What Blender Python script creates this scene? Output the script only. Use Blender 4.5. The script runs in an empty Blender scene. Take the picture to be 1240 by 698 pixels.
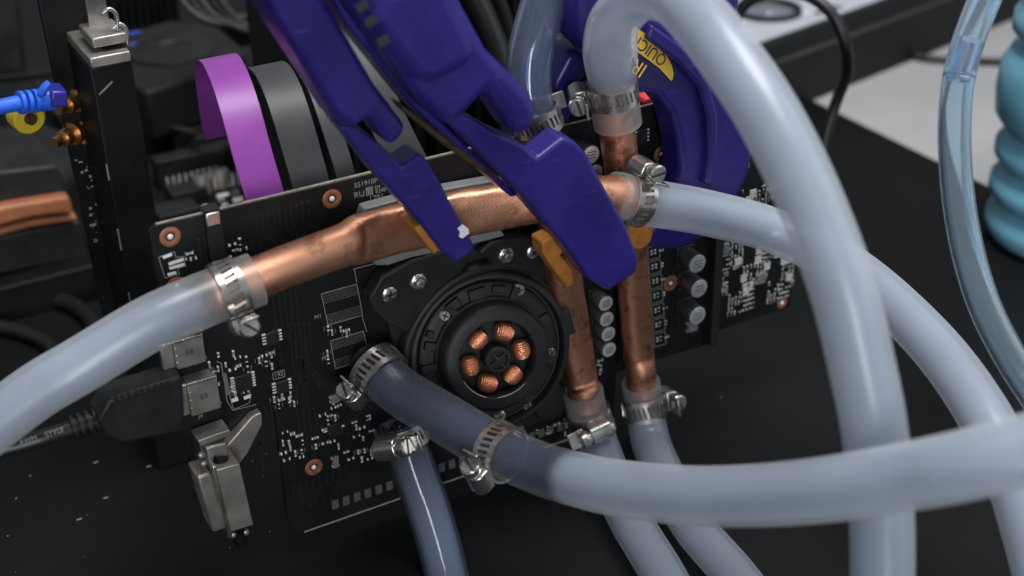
import bpy, bmesh, math, random
from mathutils import Vector, Matrix
random.seed(11)
S = 0.001                      # everything below is written in millimetres
scene = bpy.context.scene
COL = scene.collection

# ------------------------------------------------------------------ camera
F = 1722.0                     # focal length in pixels of the 1240 px wide photograph
GZ = 50.0                      # the mat lies this far below the card's reference point
def nrm(v): return Vector(v).normalized()
_u = nrm((2.08, -.61, 1.0)); _v = nrm((.193, 1.59, 1.0)); _v = (_v - _v.dot(_u) * _u).normalized()
_z = -_v; _y = _z.cross(_u)
if _y.z < 0: _y = -_y
AX = (_u, _y, _z)              # world axes seen in camera coordinates (x right, y down, z forward)
def cam2w(c): return Vector((AX[0].dot(c), AX[1].dot(c), AX[2].dot(c)))
CAM = -cam2w(Vector(((590 - 620) / F * 410, (420 - 349) / F * 410, 410))) + Vector((0, 0, GZ))
def ray(x, y): return cam2w(Vector(((x - 620) / F, (y - 349) / F, 1.0)))
def W(x, y, Y=0.0):            # the point seen at a pixel of the photo on the upright plane Y (Y = 0: card front)
    r = ray(x, y); return CAM + r * ((Y - CAM.y) / r.y)
def G(x, y, z=0.0):            # ... on the level plane z
    r = ray(x, y); return CAM + r * ((z - CAM.z) / r.z)
def D(x, y, d): return CAM + ray(x, y) * d
def depth(p): return (Vector(p) - CAM).dot(cam2w(Vector((0, 0, 1))))

cd = bpy.data.cameras.new('Camera'); cam = bpy.data.objects.new('Camera', cd); COL.objects.link(cam)
cd.sensor_width = 36.0; cd.lens = F * 36.0 / 1240.0; cd.clip_start = 0.01; cd.clip_end = 50
right, up, back = cam2w(Vector((1, 0, 0))), cam2w(Vector((0, -1, 0))), cam2w(Vector((0, 0, -1)))
cam.matrix_world = Matrix(((right.x, up.x, back.x, CAM.x * S), (right.y, up.y, back.y, CAM.y * S),
                           (right.z, up.z, back.z, CAM.z * S), (0, 0, 0, 1)))
cd.dof.use_dof = True; cd.dof.focus_distance = .385; cd.dof.aperture_fstop = 11.0
scene.camera = cam

# ------------------------------------------------------------------ light
world = bpy.data.worlds.new('World'); scene.world = world; world.use_nodes = True
bg = world.node_tree.nodes['Background']; bg.inputs[0].default_value = (.74, .80, .90, 1); bg.inputs[1].default_value = .19
def area(name, loc, target, size, power, col):
    l = bpy.data.lights.new(name, 'AREA'); l.shape = 'RECTANGLE'; l.size, l.size_y = size; l.energy = power; l.color = col
    o = bpy.data.objects.new(name, l); COL.objects.link(o); o.location = Vector(loc)
    o.rotation_euler = (Vector(target) - Vector(loc)).to_track_quat('-Z', 'Y').to_euler()
area('ceiling_lamp', (.10, -.12, 1.0), (.0, .0, .05), (.55, .35), 8.0, (1, .985, .96))
area('window_light', (.75, -.55, .75), (.05, 0, .05), (.9, .9), 3.0, (.88, .93, 1))
area('front_window', (-.50, -1.25, .28), (-.02, -.02, .06), (.20, .9), 7.0, (.97, .985, 1))
scene.view_settings.view_transform = 'Standard'; scene.view_settings.look = 'None'
scene.view_settings.exposure = 0.28; scene.view_settings.gamma = 1.0
scene.cycles.max_bounces = 10; scene.cycles.transparent_max_bounces = 16

# ------------------------------------------------------------------ materials
MAT = {}
def material(name, col, rough=.5, metal=0.0, spec=.5, noise=0.0, nscale=120, bump=0.0, bscale=900, coat=0.0, rnoise=0.0, col2=None):
    m = bpy.data.materials.new(name); m.use_nodes = True; t = m.node_tree; b = t.nodes['Principled BSDF']
    b.inputs['Base Color'].default_value = (*col, 1); b.inputs['Roughness'].default_value = rough
    b.inputs['Metallic'].default_value = metal; b.inputs['Specular IOR Level'].default_value = spec
    b.inputs['Coat Weight'].default_value = coat
    tc = t.nodes.new('ShaderNodeTexCoord')
    if noise or rnoise or col2:
        n = t.nodes.new('ShaderNodeTexNoise'); n.inputs['Scale'].default_value = nscale; n.inputs['Detail'].default_value = 5
        t.links.new(tc.outputs['Object'], n.inputs['Vector'])
        if noise or col2:
            r = t.nodes.new('ShaderNodeValToRGB'); r.color_ramp.elements[0].position = .35; r.color_ramp.elements[1].position = .68
            a = col2 or tuple(c * (1 - noise) for c in col)
            r.color_ramp.elements[0].color = (*a, 1); r.color_ramp.elements[1].color = (*[min(1, c * (1 + noise)) for c in col], 1)
            t.links.new(n.outputs['Fac'], r.inputs[0]); t.links.new(r.outputs[0], b.inputs['Base Color'])
        if rnoise:
            q = t.nodes.new('ShaderNodeMapRange'); q.inputs[3].default_value = rough - rnoise; q.inputs[4].default_value = rough + rnoise
            t.links.new(n.outputs['Fac'], q.inputs[0]); t.links.new(q.outputs[0], b.inputs['Roughness'])
    if bump:
        n2 = t.nodes.new('ShaderNodeTexNoise'); n2.inputs['Scale'].default_value = bscale; n2.inputs['Detail'].default_value = 3
        t.links.new(tc.outputs['Object'], n2.inputs['Vector'])
        bp = t.nodes.new('ShaderNodeBump'); bp.inputs['Strength'].default_value = bump; bp.inputs['Distance'].default_value = .0004
        t.links.new(n2.outputs['Fac'], bp.inputs['Height']); t.links.new(bp.outputs[0], b.inputs['Normal'])
    MAT[name] = m
    return m
material('pcb', (.0085, .0092, .0100), .42, spec=.3, noise=.25, nscale=60, rnoise=.08, bump=.06, bscale=1500)
material('pcb_edge', (.27, .245, .19), .6, noise=.3, nscale=400)
material('black_plastic', (.0125, .013, .014), .52, spec=.4, noise=.3, nscale=90, rnoise=.12, bump=.08, bscale=1200)
material('matte_black', (.0065, .0068, .0072), .7, noise=.35, nscale=60)
material('black_metal', (.0065, .0068, .0075), .48, spec=.22, noise=.35, nscale=70, rnoise=.1)
material('grey_ribbon', (.040, .043, .046), .5, noise=.15, nscale=90)
material('purple_ribbon', (.235, .048, .30), .42, noise=.08, nscale=150)
material('steel', (.54, .525, .505), .27, .95, rnoise=.12, nscale=200, noise=.12)
material('dull_steel', (.36, .335, .305), .42, .72, rnoise=.1, nscale=200, noise=.15)
material('solder', (.85, .85, .84), .4, .15)
material('silk', (.27, .275, .275), .6)
material('chip_body', (.016, .016, .017), .4)
material('chip_grey', (.16, .155, .15), .5, noise=.25, nscale=700)
material('resistor', (.30, .29, .27), .45, noise=.3, nscale=900)
material('gold_ring', (.42, .17, .09), .42, .5, noise=.2, nscale=800)
material('brass', (.72, .42, .2), .35, 1.0)
material('pad_gold', (.19, .19, .19), .4, .6)
material('ink', (.02, .02, .02), .6)
material('blue_plastic', (.021, .014, .155), .36, spec=.5, noise=.16, nscale=75, rnoise=.16, bump=.10, bscale=1800)
material('navy_print', (.018, .013, .085), .4)
material('yellow_print', (.78, .50, .05), .45)
material('orange_pad', (.42, .165, .028), .5, noise=.2, nscale=300)
material('white_mark', (.72, .74, .78), .5)
material('worn_bar', (.10, .065, .04), .5, .6, noise=.4, nscale=300)
material('cyan_rubber', (.17, .44, .58), .34, noise=.1, nscale=50)
material('net_blue', (.03, .14, .75), .4)
material('net_dark', (.03, .03, .28), .3)
material('yellow_plug', (.62, .47, .03), .45)
material('orange_shell', (.34, .125, .055), .45, noise=.15, nscale=100)
material('silver_plate', (.62, .65, .70), .4, .25, noise=.06, nscale=60)
material('table', (.40, .405, .41), .55, noise=.06, nscale=20)
material('red_part', (.75, .05, .06), .4)
material('cable_black', (.012, .012, .013), .38)
material('pale_wire', (.55, .40, .33), .5)
material('blue_glint', (.05, .10, .55), .3)
material('can_side', (.075, .075, .078), .35, spec=.6)
material('can_top', (.66, .67, .68), .36, .55, noise=.08, nscale=500)
material('lens', (.25, .28, .33), .15, .3, coat=.5)
material('paste', (.17, .175, .18), .5, noise=.1, nscale=500)

def ribs(name):                 # fine parallel conductors of a flat cable
    t = MAT[name].node_tree; b = t.nodes['Principled BSDF']; tc = t.nodes.new('ShaderNodeTexCoord'); w = t.nodes.new('ShaderNodeTexWave')
    w.bands_direction = 'X'; w.inputs['Scale'].default_value = 330; bp = t.nodes.new('ShaderNodeBump'); bp.inputs['Strength'].default_value = .05; bp.inputs['Distance'].default_value = .0003
    t.links.new(tc.outputs['Object'], w.inputs['Vector']); t.links.new(w.outputs['Fac'], bp.inputs['Height']); t.links.new(bp.outputs[0], b.inputs['Normal'])
ribs('purple_ribbon'); ribs('grey_ribbon')
def copper_material(name, base, dark, rough):
    m = material(name, base, rough, 1.0); t = m.node_tree; b = t.nodes['Principled BSDF']
    tc = t.nodes.new('ShaderNodeTexCoord')
    n = t.nodes.new('ShaderNodeTexNoise'); n.inputs['Scale'].default_value = 190; n.inputs['Detail'].default_value = 9; n.inputs['Roughness'].default_value = .65
    r = t.nodes.new('ShaderNodeValToRGB'); e = r.color_ramp.elements
    e[0].position = .36; e[0].color = (*dark, 1); e[1].position = .48; e[1].color = (*base, 1)
    n2 = t.nodes.new('ShaderNodeTexNoise'); n2.inputs['Scale'].default_value = 2500; n2.inputs['Detail'].default_value = 2
    bp = t.nodes.new('ShaderNodeBump'); bp.inputs['Strength'].default_value = .34; bp.inputs['Distance'].default_value = .0003
    q = t.nodes.new('ShaderNodeMapRange'); q.inputs[3].default_value = rough + .12; q.inputs[4].default_value = rough - .12
    for a in (n, n2): t.links.new(tc.outputs['Object'], a.inputs['Vector'])
    t.links.new(n.outputs['Fac'], r.inputs[0]); t.links.new(r.outputs[0], b.inputs['Base Color'])
    t.links.new(n.outputs['Fac'], q.inputs[0]); t.links.new(q.outputs[0], b.inputs['Roughness'])
    t.links.new(n2.outputs['Fac'], bp.inputs['Height']); t.links.new(bp.outputs[0], b.inputs['Normal'])
copper_material('copper', (.74, .375, .235), (.47, .22, .135), .44)
copper_material('copper_dull', (.57, .28, .18), (.24, .11, .07), .48)
material('coil_copper', (.90, .45, .26), .34, .9, bump=.5, bscale=2500)

def scuff(name, col):           # fine pale handling scratches
    t = MAT[name].node_tree; b = t.nodes['Principled BSDF']; tc = t.nodes.new('ShaderNodeTexCoord'); mp = t.nodes.new('ShaderNodeMapping')
    mp.inputs['Scale'].default_value = (90, 90, 1200); mp.inputs['Rotation'].default_value = (0, .9, .3)
    n = t.nodes.new('ShaderNodeTexNoise'); n.inputs['Scale'].default_value = 1; n.inputs['Detail'].default_value = 3
    r = t.nodes.new('ShaderNodeMapRange'); r.inputs[1].default_value = .66; r.inputs[2].default_value = .74; r.inputs[4].default_value = .35
    mx = t.nodes.new('ShaderNodeMixRGB'); mx.inputs[2].default_value = (*col, 1); src = b.inputs['Base Color'].links[0].from_socket
    t.links.new(tc.outputs['Object'], mp.inputs[0]); t.links.new(mp.outputs[0], n.inputs['Vector']); t.links.new(n.outputs['Fac'], r.inputs[0])
    t.links.new(r.outputs[0], mx.inputs[0]); t.links.new(src, mx.inputs[1]); t.links.new(mx.outputs[0], b.inputs['Base Color'])
scuff('blue_plastic', (.11, .09, .30)); scuff('black_plastic', (.05, .05, .052))
material('trace', (.017, .0185, .0195), .34, spec=.5)
def mat_ground():
    m = material('mat', (.0062, .0065, .0070), .55, spec=.14, noise=.22, nscale=14, rnoise=.2, bump=.08, bscale=1800); t = m.node_tree; b = t.nodes['Principled BSDF']
    tc = t.nodes.new('ShaderNodeTexCoord')
    v = t.nodes.new('ShaderNodeTexVoronoi'); v.inputs['Scale'].default_value = 85; v.inputs['Randomness'].default_value = 1
    w = t.nodes.new('ShaderNodeTexNoise'); w.inputs['Scale'].default_value = 9
    a = t.nodes.new('ShaderNodeMath'); a.operation = 'LESS_THAN'; a.inputs[1].default_value = .013
    g = t.nodes.new('ShaderNodeMath'); g.operation = 'GREATER_THAN'; g.inputs[1].default_value = .66
    k = t.nodes.new('ShaderNodeMath'); k.operation = 'MULTIPLY'
    mx = t.nodes.new('ShaderNodeMixRGB'); mx.inputs[2].default_value = (.35, .35, .36, 1)
    src = b.inputs['Base Color'].links[0].from_socket
    t.links.new(tc.outputs['Object'], v.inputs['Vector']); t.links.new(tc.outputs['Object'], w.inputs['Vector'])
    t.links.new(v.outputs['Distance'], a.inputs[0]); t.links.new(w.outputs['Fac'], g.inputs[0])
    t.links.new(a.outputs[0], k.inputs[0]); t.links.new(g.outputs[0], k.inputs[1]); t.links.new(k.outputs[0], mx.inputs[0])
    t.links.new(src, mx.inputs[1]); t.links.new(mx.outputs[0], b.inputs['Base Color'])
mat_ground()

def hose_wall(name, milk, rough=.28, dry=.52, wetclear=.90, coat=.0, gloss=.31, ior=1.27):
    """translucent silicone wall; attribute 'wet': soaked clear wall, 'clear': thin sleeve end over a pipe"""
    m = bpy.data.materials.new(name); m.use_nodes = True; t = m.node_tree; b = t.nodes['Principled BSDF']; out = t.nodes['Material Output']
    aw = t.nodes.new('ShaderNodeAttribute'); aw.attribute_name = 'wet'
    ac = t.nodes.new('ShaderNodeAttribute'); ac.attribute_name = 'clear'
    tc = t.nodes.new('ShaderNodeTexCoord')
    n = t.nodes.new('ShaderNodeTexNoise'); n.inputs['Scale'].default_value = 38; n.inputs['Detail'].default_value = 3
    t.links.new(tc.outputs['Object'], n.inputs['Vector'])
    mr = t.nodes.new('ShaderNodeValToRGB'); e = mr.color_ramp.elements
    e[0].position = .3; e[0].color = (*[c * .9 for c in milk], 1); e[1].position = .7; e[1].color = (*milk, 1)
    t.links.new(n.outputs['Fac'], mr.inputs[0]); t.links.new(mr.outputs[0], b.inputs['Base Color'])
    n3 = t.nodes.new('ShaderNodeTexNoise'); n3.inputs['Scale'].default_value = 160; n3.inputs['Detail'].default_value = 4; t.links.new(tc.outputs['Object'], n3.inputs['Vector'])
    bp = t.nodes.new('ShaderNodeBump'); bp.inputs['Strength'].default_value = .16; bp.inputs['Distance'].default_value = .0006; t.links.new(n3.outputs['Fac'], bp.inputs['Height'])
    b.inputs['Roughness'].default_value = rough; b.inputs['Specular IOR Level'].default_value = .2; b.inputs['Coat Weight'].default_value = coat; b.inputs['Coat Roughness'].default_value = .08
    tl = t.nodes.new('ShaderNodeBsdfTranslucent'); t.links.new(mr.outputs[0], tl.inputs[0])
    body = t.nodes.new('ShaderNodeMixShader'); body.inputs[0].default_value = .62
    t.links.new(b.outputs[0], body.inputs[1]); t.links.new(tl.outputs[0], body.inputs[2])
    tr = t.nodes.new('ShaderNodeBsdfTransparent'); tr.inputs[0].default_value = (.95, .965, .99, 1)
    w = t.nodes.new('ShaderNodeMapRange'); w.inputs[3].default_value = dry; w.inputs[4].default_value = wetclear; t.links.new(aw.outputs['Fac'], w.inputs[0])
    c = t.nodes.new('ShaderNodeMath'); c.operation = 'MULTIPLY'; c.inputs[1].default_value = .74; t.links.new(ac.outputs['Fac'], c.inputs[0])
    mxx = t.nodes.new('ShaderNodeMath'); mxx.operation = 'MAXIMUM'; t.links.new(w.outputs[0], mxx.inputs[0]); t.links.new(c.outputs[0], mxx.inputs[1])
    fin = t.nodes.new('ShaderNodeMixShader'); t.links.new(mxx.outputs[0], fin.inputs[0]); t.links.new(body.outputs[0], fin.inputs[1]); t.links.new(tr.outputs[0], fin.inputs[2])
    fr = t.nodes.new('ShaderNodeFresnel'); fr.inputs[0].default_value = ior
    gl = t.nodes.new('ShaderNodeBsdfGlossy'); gl.inputs['Roughness'].default_value = gloss; t.links.new(bp.outputs[0], gl.inputs['Normal'])
    top = t.nodes.new('ShaderNodeMixShader'); (t.links.new(fr.outputs[0], top.inputs[0]) if ior > 1.3 else None); top.inputs[0].default_value = .045; t.links.new(fin.outputs[0], top.inputs[1]); t.links.new(gl.outputs[0], top.inputs[2])
    t.links.new(top.outputs[0], out.inputs[0]); MAT[name] = m
def coolant(name, milk, wet, see=.34):
    m = material(name, milk, .5); t = m.node_tree; b = t.nodes['Principled BSDF']
    aw = t.nodes.new('ShaderNodeAttribute'); aw.attribute_name = 'wet'; tc = t.nodes.new('ShaderNodeTexCoord')
    n = t.nodes.new('ShaderNodeTexNoise'); n.inputs['Scale'].default_value = 55; n.inputs['Detail'].default_value = 4; t.links.new(tc.outputs['Object'], n.inputs['Vector'])
    def ramp(c, k):
        r = t.nodes.new('ShaderNodeValToRGB'); e = r.color_ramp.elements; e[0].position = .32; e[0].color = (*[x * k for x in c], 1); e[1].position = .68; e[1].color = (*c, 1)
        t.links.new(n.outputs['Fac'], r.inputs[0]); return r
    mx = t.nodes.new('ShaderNodeMixRGB'); t.links.new(aw.outputs['Fac'], mx.inputs[0]); t.links.new(ramp(milk, .74).outputs[0], mx.inputs[1]); t.links.new(ramp(wet, .6).outputs[0], mx.inputs[2])
    t.links.new(mx.outputs[0], b.inputs['Base Color'])
    b.inputs['Subsurface Weight'].default_value = 1; b.inputs['Subsurface Radius'].default_value = (1, 1, 1.05); b.inputs['Subsurface Scale'].default_value = .011; b.inputs['Specular IOR Level'].default_value = .1
    tr = t.nodes.new('ShaderNodeBsdfTransparent'); ms = t.nodes.new('ShaderNodeMixShader'); ms.inputs[0].default_value = see
    t.links.new(b.outputs[0], ms.inputs[1]); t.links.new(tr.outputs[0], ms.inputs[2]); t.links.new(ms.outputs[0], t.nodes['Material Output'].inputs[0])
hose_wall('hose_milky', (.88, .92, .955)); coolant('coolant_milky', (.31, .39, .55), (.020, .036, .095), .40)
hose_wall('hose_bluish', (.81, .845, .90), .25, .72); coolant('coolant_grey', (.24, .30, .40), (.02, .03, .07), .6)
hose_wall('hose_navy', (.55, .62, .78), .10, .78, .90, .0, .06, 1.42); coolant('coolant_navy', (.30, .36, .50), (.014, .02, .05))
def clear_hose(name, tint):
    m = bpy.data.materials.new(name); m.use_nodes = True; b = m.node_tree.nodes['Principled BSDF']
    b.inputs['Base Color'].default_value = (*tint, 1); b.inputs['Roughness'].default_value = .06; b.inputs['Transmission Weight'].default_value = .93; b.inputs['IOR'].default_value = 1.40; MAT[name] = m
clear_hose('hose_clear', (.74, .87, .97)); clear_hose('hose_clear_dark', (.50, .60, .80))

# ------------------------------------------------------------------ mesh helpers
class MB:
    def __init__(self): self.v = []; self.f = []; self.attr = {}
    def add(self, vs, fs):
        o = len(self.v); self.v += [Vector(p) for p in vs]; self.f += [tuple(i + o for i in f) for f in fs]; return self
    def box(self, c, s, ax=None):
        ax = ax or (Vector((1, 0, 0)), Vector((0, 1, 0)), Vector((0, 0, 1))); c = Vector(c); vs = []
        for i in (-1, 1):
            for j in (-1, 1):
                for k in (-1, 1): vs.append(c + ax[0] * (i * s[0] / 2) + ax[1] * (j * s[1] / 2) + ax[2] * (k * s[2] / 2))
        return self.add(vs, [(0, 1, 3, 2), (4, 6, 7, 5), (0, 4, 5, 1), (2, 3, 7, 6), (0, 2, 6, 4), (1, 5, 7, 3)])
    def bb(self, lo, hi): return self.box([(a + b) / 2 for a, b in zip(lo, hi)], [abs(b - a) for a, b in zip(lo, hi)])
    def lathe(self, c, axis, prof, seg=32, cap=True):
        c = Vector(c); a = nrm(axis); p, q = frame(a); vs = []; fs = []; n = len(prof)
        for k in range(seg):
            th = 2 * math.pi * k / seg; d = p * math.cos(th) + q * math.sin(th)
            for (h, r) in prof: vs.append(c + a * h + d * r)
        for k in range(seg):
            for i in range(n - 1):
                k2 = (k + 1) % seg; fs.append((k * n + i, k2 * n + i, k2 * n + i + 1, k * n + i + 1))
        if cap:
            fs.append(tuple(k * n for k in range(seg - 1, -1, -1))); fs.append(tuple(k * n + n - 1 for k in range(seg)))
        return self.add(vs, fs)
    def cyl(self, p0, p1, r0, r1=None, seg=20):
        p0, p1 = Vector(p0), Vector(p1); r1 = r0 if r1 is None else r1
        return self.lathe(p0, p1 - p0, [(0, r0), ((p1 - p0).length, r1)], seg)
    def prism(self, pts, off):
        pts = [Vector(p) for p in pts]; off = Vector(off); n = len(pts)
        return self.add(pts + [p + off for p in pts], [tuple(range(n)), tuple(range(2 * n - 1, n - 1, -1))] + [(i, i + n, (i + 1) % n + n, (i + 1) % n) for i in range(n)])
    def sweep(self, pts, rad, seg=20, cap=True, sq=None, closed_end=True):
        """round (or flattened: sq = list of (width, height, side vector)) section carried along pts"""
        n = len(pts); fr = frames(pts); vs = []; fs = []
        for i, p in enumerate(pts):
            t, a, b = fr[i]; r = rad[i] if isinstance(rad, (list, tuple)) else rad
            for k in range(seg):
                th = 2 * math.pi * k / seg; vs.append(p + (a * math.cos(th) + b * math.sin(th)) * r)
        for i in range(n - 1):
            for k in range(seg):
                k2 = (k + 1) % seg; fs.append((i * seg + k, i * seg + k2, (i + 1) * seg + k2, (i + 1) * seg + k))
        if cap:
            fs.append(tuple(range(seg - 1, -1, -1))); fs.append(tuple((n - 1) * seg + k for k in range(seg)))
        return self.add(vs, fs)
def frame(a):
    a = nrm(a); h = Vector((0, 0, 1)) if abs(a.z) < .9 else Vector((1, 0, 0))
    p = a.cross(h).normalized(); return p, a.cross(p).normalized()
def frames(pts):
    n = len(pts); out = []; a = None
    for i in range(n):
        t = (pts[min(i + 1, n - 1)] - pts[max(i - 1, 0)]).normalized()
        if a is None: a, b = frame(t)
        else: a = (a - t * a.dot(t)).normalized(); b = t.cross(a)
        out.append((t, a, t.cross(a)))
    return out
def spline(ctrl, step=2.0, extra=None):
    """centripetal-like Catmull-Rom through the control points; extra values are carried along"""
    P = [Vector(c) for c in ctrl]; P = [P[0] * 2 - P[1]] + P + [P[-1] * 2 - P[-2]]; out = []; ex = []
    for i in range(1, len(P) - 2):
        p0, p1, p2, p3 = P[i - 1:i + 3]; n = max(2, int((p2 - p1).length / step))
        for k in range(n):
            t = k / n
            out.append(.5 * (2 * p1 + (p2 - p0) * t + (2 * p0 - 5 * p1 + 4 * p2 - p3) * t * t + (3 * p1 - p0 - 3 * p2 + p3) * t ** 3))
            if extra: ex.append(extra[i - 1] * (1 - t) + extra[i] * t)
    out.append(P[-2])
    if extra: ex.append(extra[-1]); return out, ex
    return out
def build(name, mb, mat, parent=None, smooth=False, bevel=0, seg=2, kind=None, sub=0, attrs=None, fix=True, angle=40):
    me = bpy.data.meshes.new(name); me.from_pydata([tuple(p * S) for p in mb.v], [], mb.f)
    if fix:
        bm = bmesh.new(); bm.from_mesh(me); bmesh.ops.recalc_face_normals(bm, faces=bm.faces); bm.to_mesh(me); bm.free()
    me.materials.append(MAT[mat]); o = bpy.data.objects.new(name, me); COL.objects.link(o)
    if smooth:
        me.polygons.foreach_set('use_smooth', [True] * len(me.polygons))
        if smooth != 'all': me.set_sharp_from_angle(angle=math.radians(angle))
    if attrs:
        for k, vals in attrs.items():
            a = me.attributes.new(k, 'FLOAT', 'POINT'); a.data.foreach_set('value', vals)
    if bevel:
        m = o.modifiers.new('bevel', 'BEVEL'); m.width = bevel * S; m.segments = seg; m.limit_method = 'ANGLE'; m.angle_limit = math.radians(35)
        me.polygons.foreach_set('use_smooth', [True] * len(me.polygons)); me.set_sharp_from_angle(angle=math.radians(50))
    if sub:
        m = o.modifiers.new('subdivision', 'SUBSURF'); m.levels = m.render_levels = sub
    if parent: attach(o, parent)
    if kind: o['kind'] = kind
    return o
def attach(o, parent):
    o.parent = parent
    if parent.type == 'EMPTY': o.location = o.location - parent.location
def tag(o, label, cat, group=None):
    o['label'] = label; o['category'] = cat
    if group: o['group'] = group
    return o
def thing(name, label, cat, loc, group=None):
    o = bpy.data.objects.new(name, None); o.empty_display_size = .01; COL.objects.link(o); o.location = Vector(loc) * S
    return tag(o, label, cat, group)
def shared(name, me, parent, loc, rot=None, scale=(1, 1, 1)):
    o = bpy.data.objects.new(name, me); COL.objects.link(o); o.location = Vector(loc) * S
    if rot is not None: o.rotation_euler = rot
    o.scale = scale; attach(o, parent); return o
def text(name, body, pos, xdir, ydir, size, mat, parent, align='CENTER'):
    c = bpy.data.curves.new(name, 'FONT'); c.body = body; c.size = size * S; c.extrude = .00003; c.align_x = align; c.align_y = 'CENTER'
    tmp = bpy.data.objects.new(name, c); COL.objects.link(tmp); dg = bpy.context.evaluated_depsgraph_get(); me = bpy.data.meshes.new_from_object(tmp.evaluated_get(dg))
    bpy.data.objects.remove(tmp); me.materials.clear(); me.materials.append(MAT[mat]); o = bpy.data.objects.new(name, me); COL.objects.link(o)
    x = nrm(xdir); z = x.cross(nrm(ydir)).normalized(); y = z.cross(x)
    o.matrix_world = Matrix(((x.x, y.x, z.x, pos[0] * S), (x.y, y.y, z.y, pos[1] * S), (x.z, y.z, z.z, pos[2] * S), (0, 0, 0, 1)))
    if parent:
        o.parent = parent
        if parent.type == 'EMPTY': o.matrix_basis = Matrix.Translation(-parent.location) @ o.matrix_basis
    return o
X, Y, Z = Vector((1, 0, 0)), Vector((0, 1, 0)), Vector((0, 0, 1))

# ------------------------------------------------------------------ the surfaces
edge = (G(1000, 130).x + G(1240, 245).x) / 2
mb = MB().bb((-900, -700, -3), (edge, 900, 0)); o = build('black_mat', mb, 'mat', bevel=.6); o['kind'] = 'structure'
mb = MB().bb((-1200, -900, -40), (1400, 1400, -3.2)); o = build('table', mb, 'table'); o['kind'] = 'structure'

# ------------------------------------------------------------------ the graphics card
card = thing('graphics_card', 'black graphics card standing on its slot edge with a bare fan motor', 'graphics card', W(480, 600, 0) * 1.0)
def xz(x, y, Yp=0): p = W(x, y, Yp); return p.x, p.z
zt = W(400, 222).z; xl = W(180, 276).x; xr = W(957, 372).x
zb = W(450, 617).z; zn = W(345, 612).z
zr = W(957, 372).z
def P2(x, z, yy=0): return Vector((x, yy, z))
xt0 = W(346, 612).x; xt1 = W(742, 518).x
zl = W(255, 548).z
out = [(xl + 1.5, zt), (W(850, 112).x, zt), (W(880, 130).x, W(880, 150).z), (xr, W(960, 200).z), (xr, zr), (W(868, 397).x, zr), (W(866, 408).x, zr - 4), (W(760, 447).x, W(800, 434).z), (xt1 + 1, W(800, 434).z), (xt1, zb + 1.5), (xt1 - 1.5, zb),
       (xt0 + 4, zb), (xt0 + 1.2, zb + 2.2), (xt0, zb + 7), (xt0, W(318, 505).z), (xl + 3, W(318, 505).z), (xl, W(318, 505).z + 3), (xl, zt - 1.5)]
mb = MB().prism([P2(a, b) for a, b in out], (0, 1.5, 0))
pcb = build('circuit_board', mb, 'pcb', card, bevel=.15, seg=1)
# pale raw edge of the laminate showing along the top and the slot side
mb = MB(); mb.bb((xl + 2, .35, zt - .2), (W(845, 112).x, 1.2, zt + .12)); build('laminate_edge', mb, 'pcb_edge', pcb); mb = MB(); mb.bb((xt0 + 4.5, -.06, zb + .1), (xt1 - 2, .3, zb + .6))
build('laminate_edge', mb, 'pcb_edge', pcb)

# copper tracks and vias under the lacquer
trk = MB()
def track(x, y, n, dx, dy, L):
    for k in range(n):
        a = W(x + k * dx, y + k * dy, 0); d1 = random.choice((1, -1)); b = a + Vector((0, 0, -L * random.uniform(.5, 1))); c = b + Vector((d1 * 3, 0, -3)) * random.uniform(.6, 1.4); e = c + Vector((0, 0, -L * random.uniform(.2, .5)))
        for p, q in ((a, b), (b, c), (c, e)):
            v = (q - p); trk.box((p + q) / 2 - Y * .012, (v.length, .03, .26), (nrm(v), Y, nrm(v).cross(Y)))
        for p in (a, e): trk.lathe(p, -Y, [(-.02, .42), (.05, .42), (.05, .15)], 8)
for a in ((285, 300, 7, 7, -2, 12), (330, 360, 5, 7, -2, 14), (350, 395, 5, 6, -1, 16), (300, 500, 6, 7, -2, 12), (355, 590, 9, 8, -3, 5), (240, 290, 3, 7, -2, 10), (800, 210, 4, 8, 0, 14), (798, 390, 6, 8, -2, 6), (640, 560, 4, 7, -3, 3), (430, 470, 5, 6, -1, 10), (360, 500, 4, 7, -2, 12), (310, 262, 10, 7, -2, 7)): track(*a)
build('copper_tracks', trk, 'trace', pcb, kind='stuff')
def ring(x, y, r=2.6, hole=1.25):
    c = W(x, y, 0); mb = MB(); mb.lathe(c, -Y, [(-.1, hole), (.10, hole), (.16, hole + .2), (.16, r - .15), (.10, r), (-.1, r)], 28, cap=False)
    ro = build('mounting_ring', mb, 'gold_ring', pcb, smooth=True)
    mb = MB().lathe(c, -Y, [(-.1, hole), (.05, hole * .98)], 16); build('hole', mb, 'ink', ro)
    mb = MB().lathe(c - Y * .05, -Y, [(0, .75), (.25, .6), (.35, .25)], 12); build('eyelet', mb, 'solder', ro, smooth=True)
for a in [(206, 287), (402, 241), (801, 187), (812, 343), (380, 566), (214, 347)]: ring(*a)
ring(947, 367, 2.0, 1.0)

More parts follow.
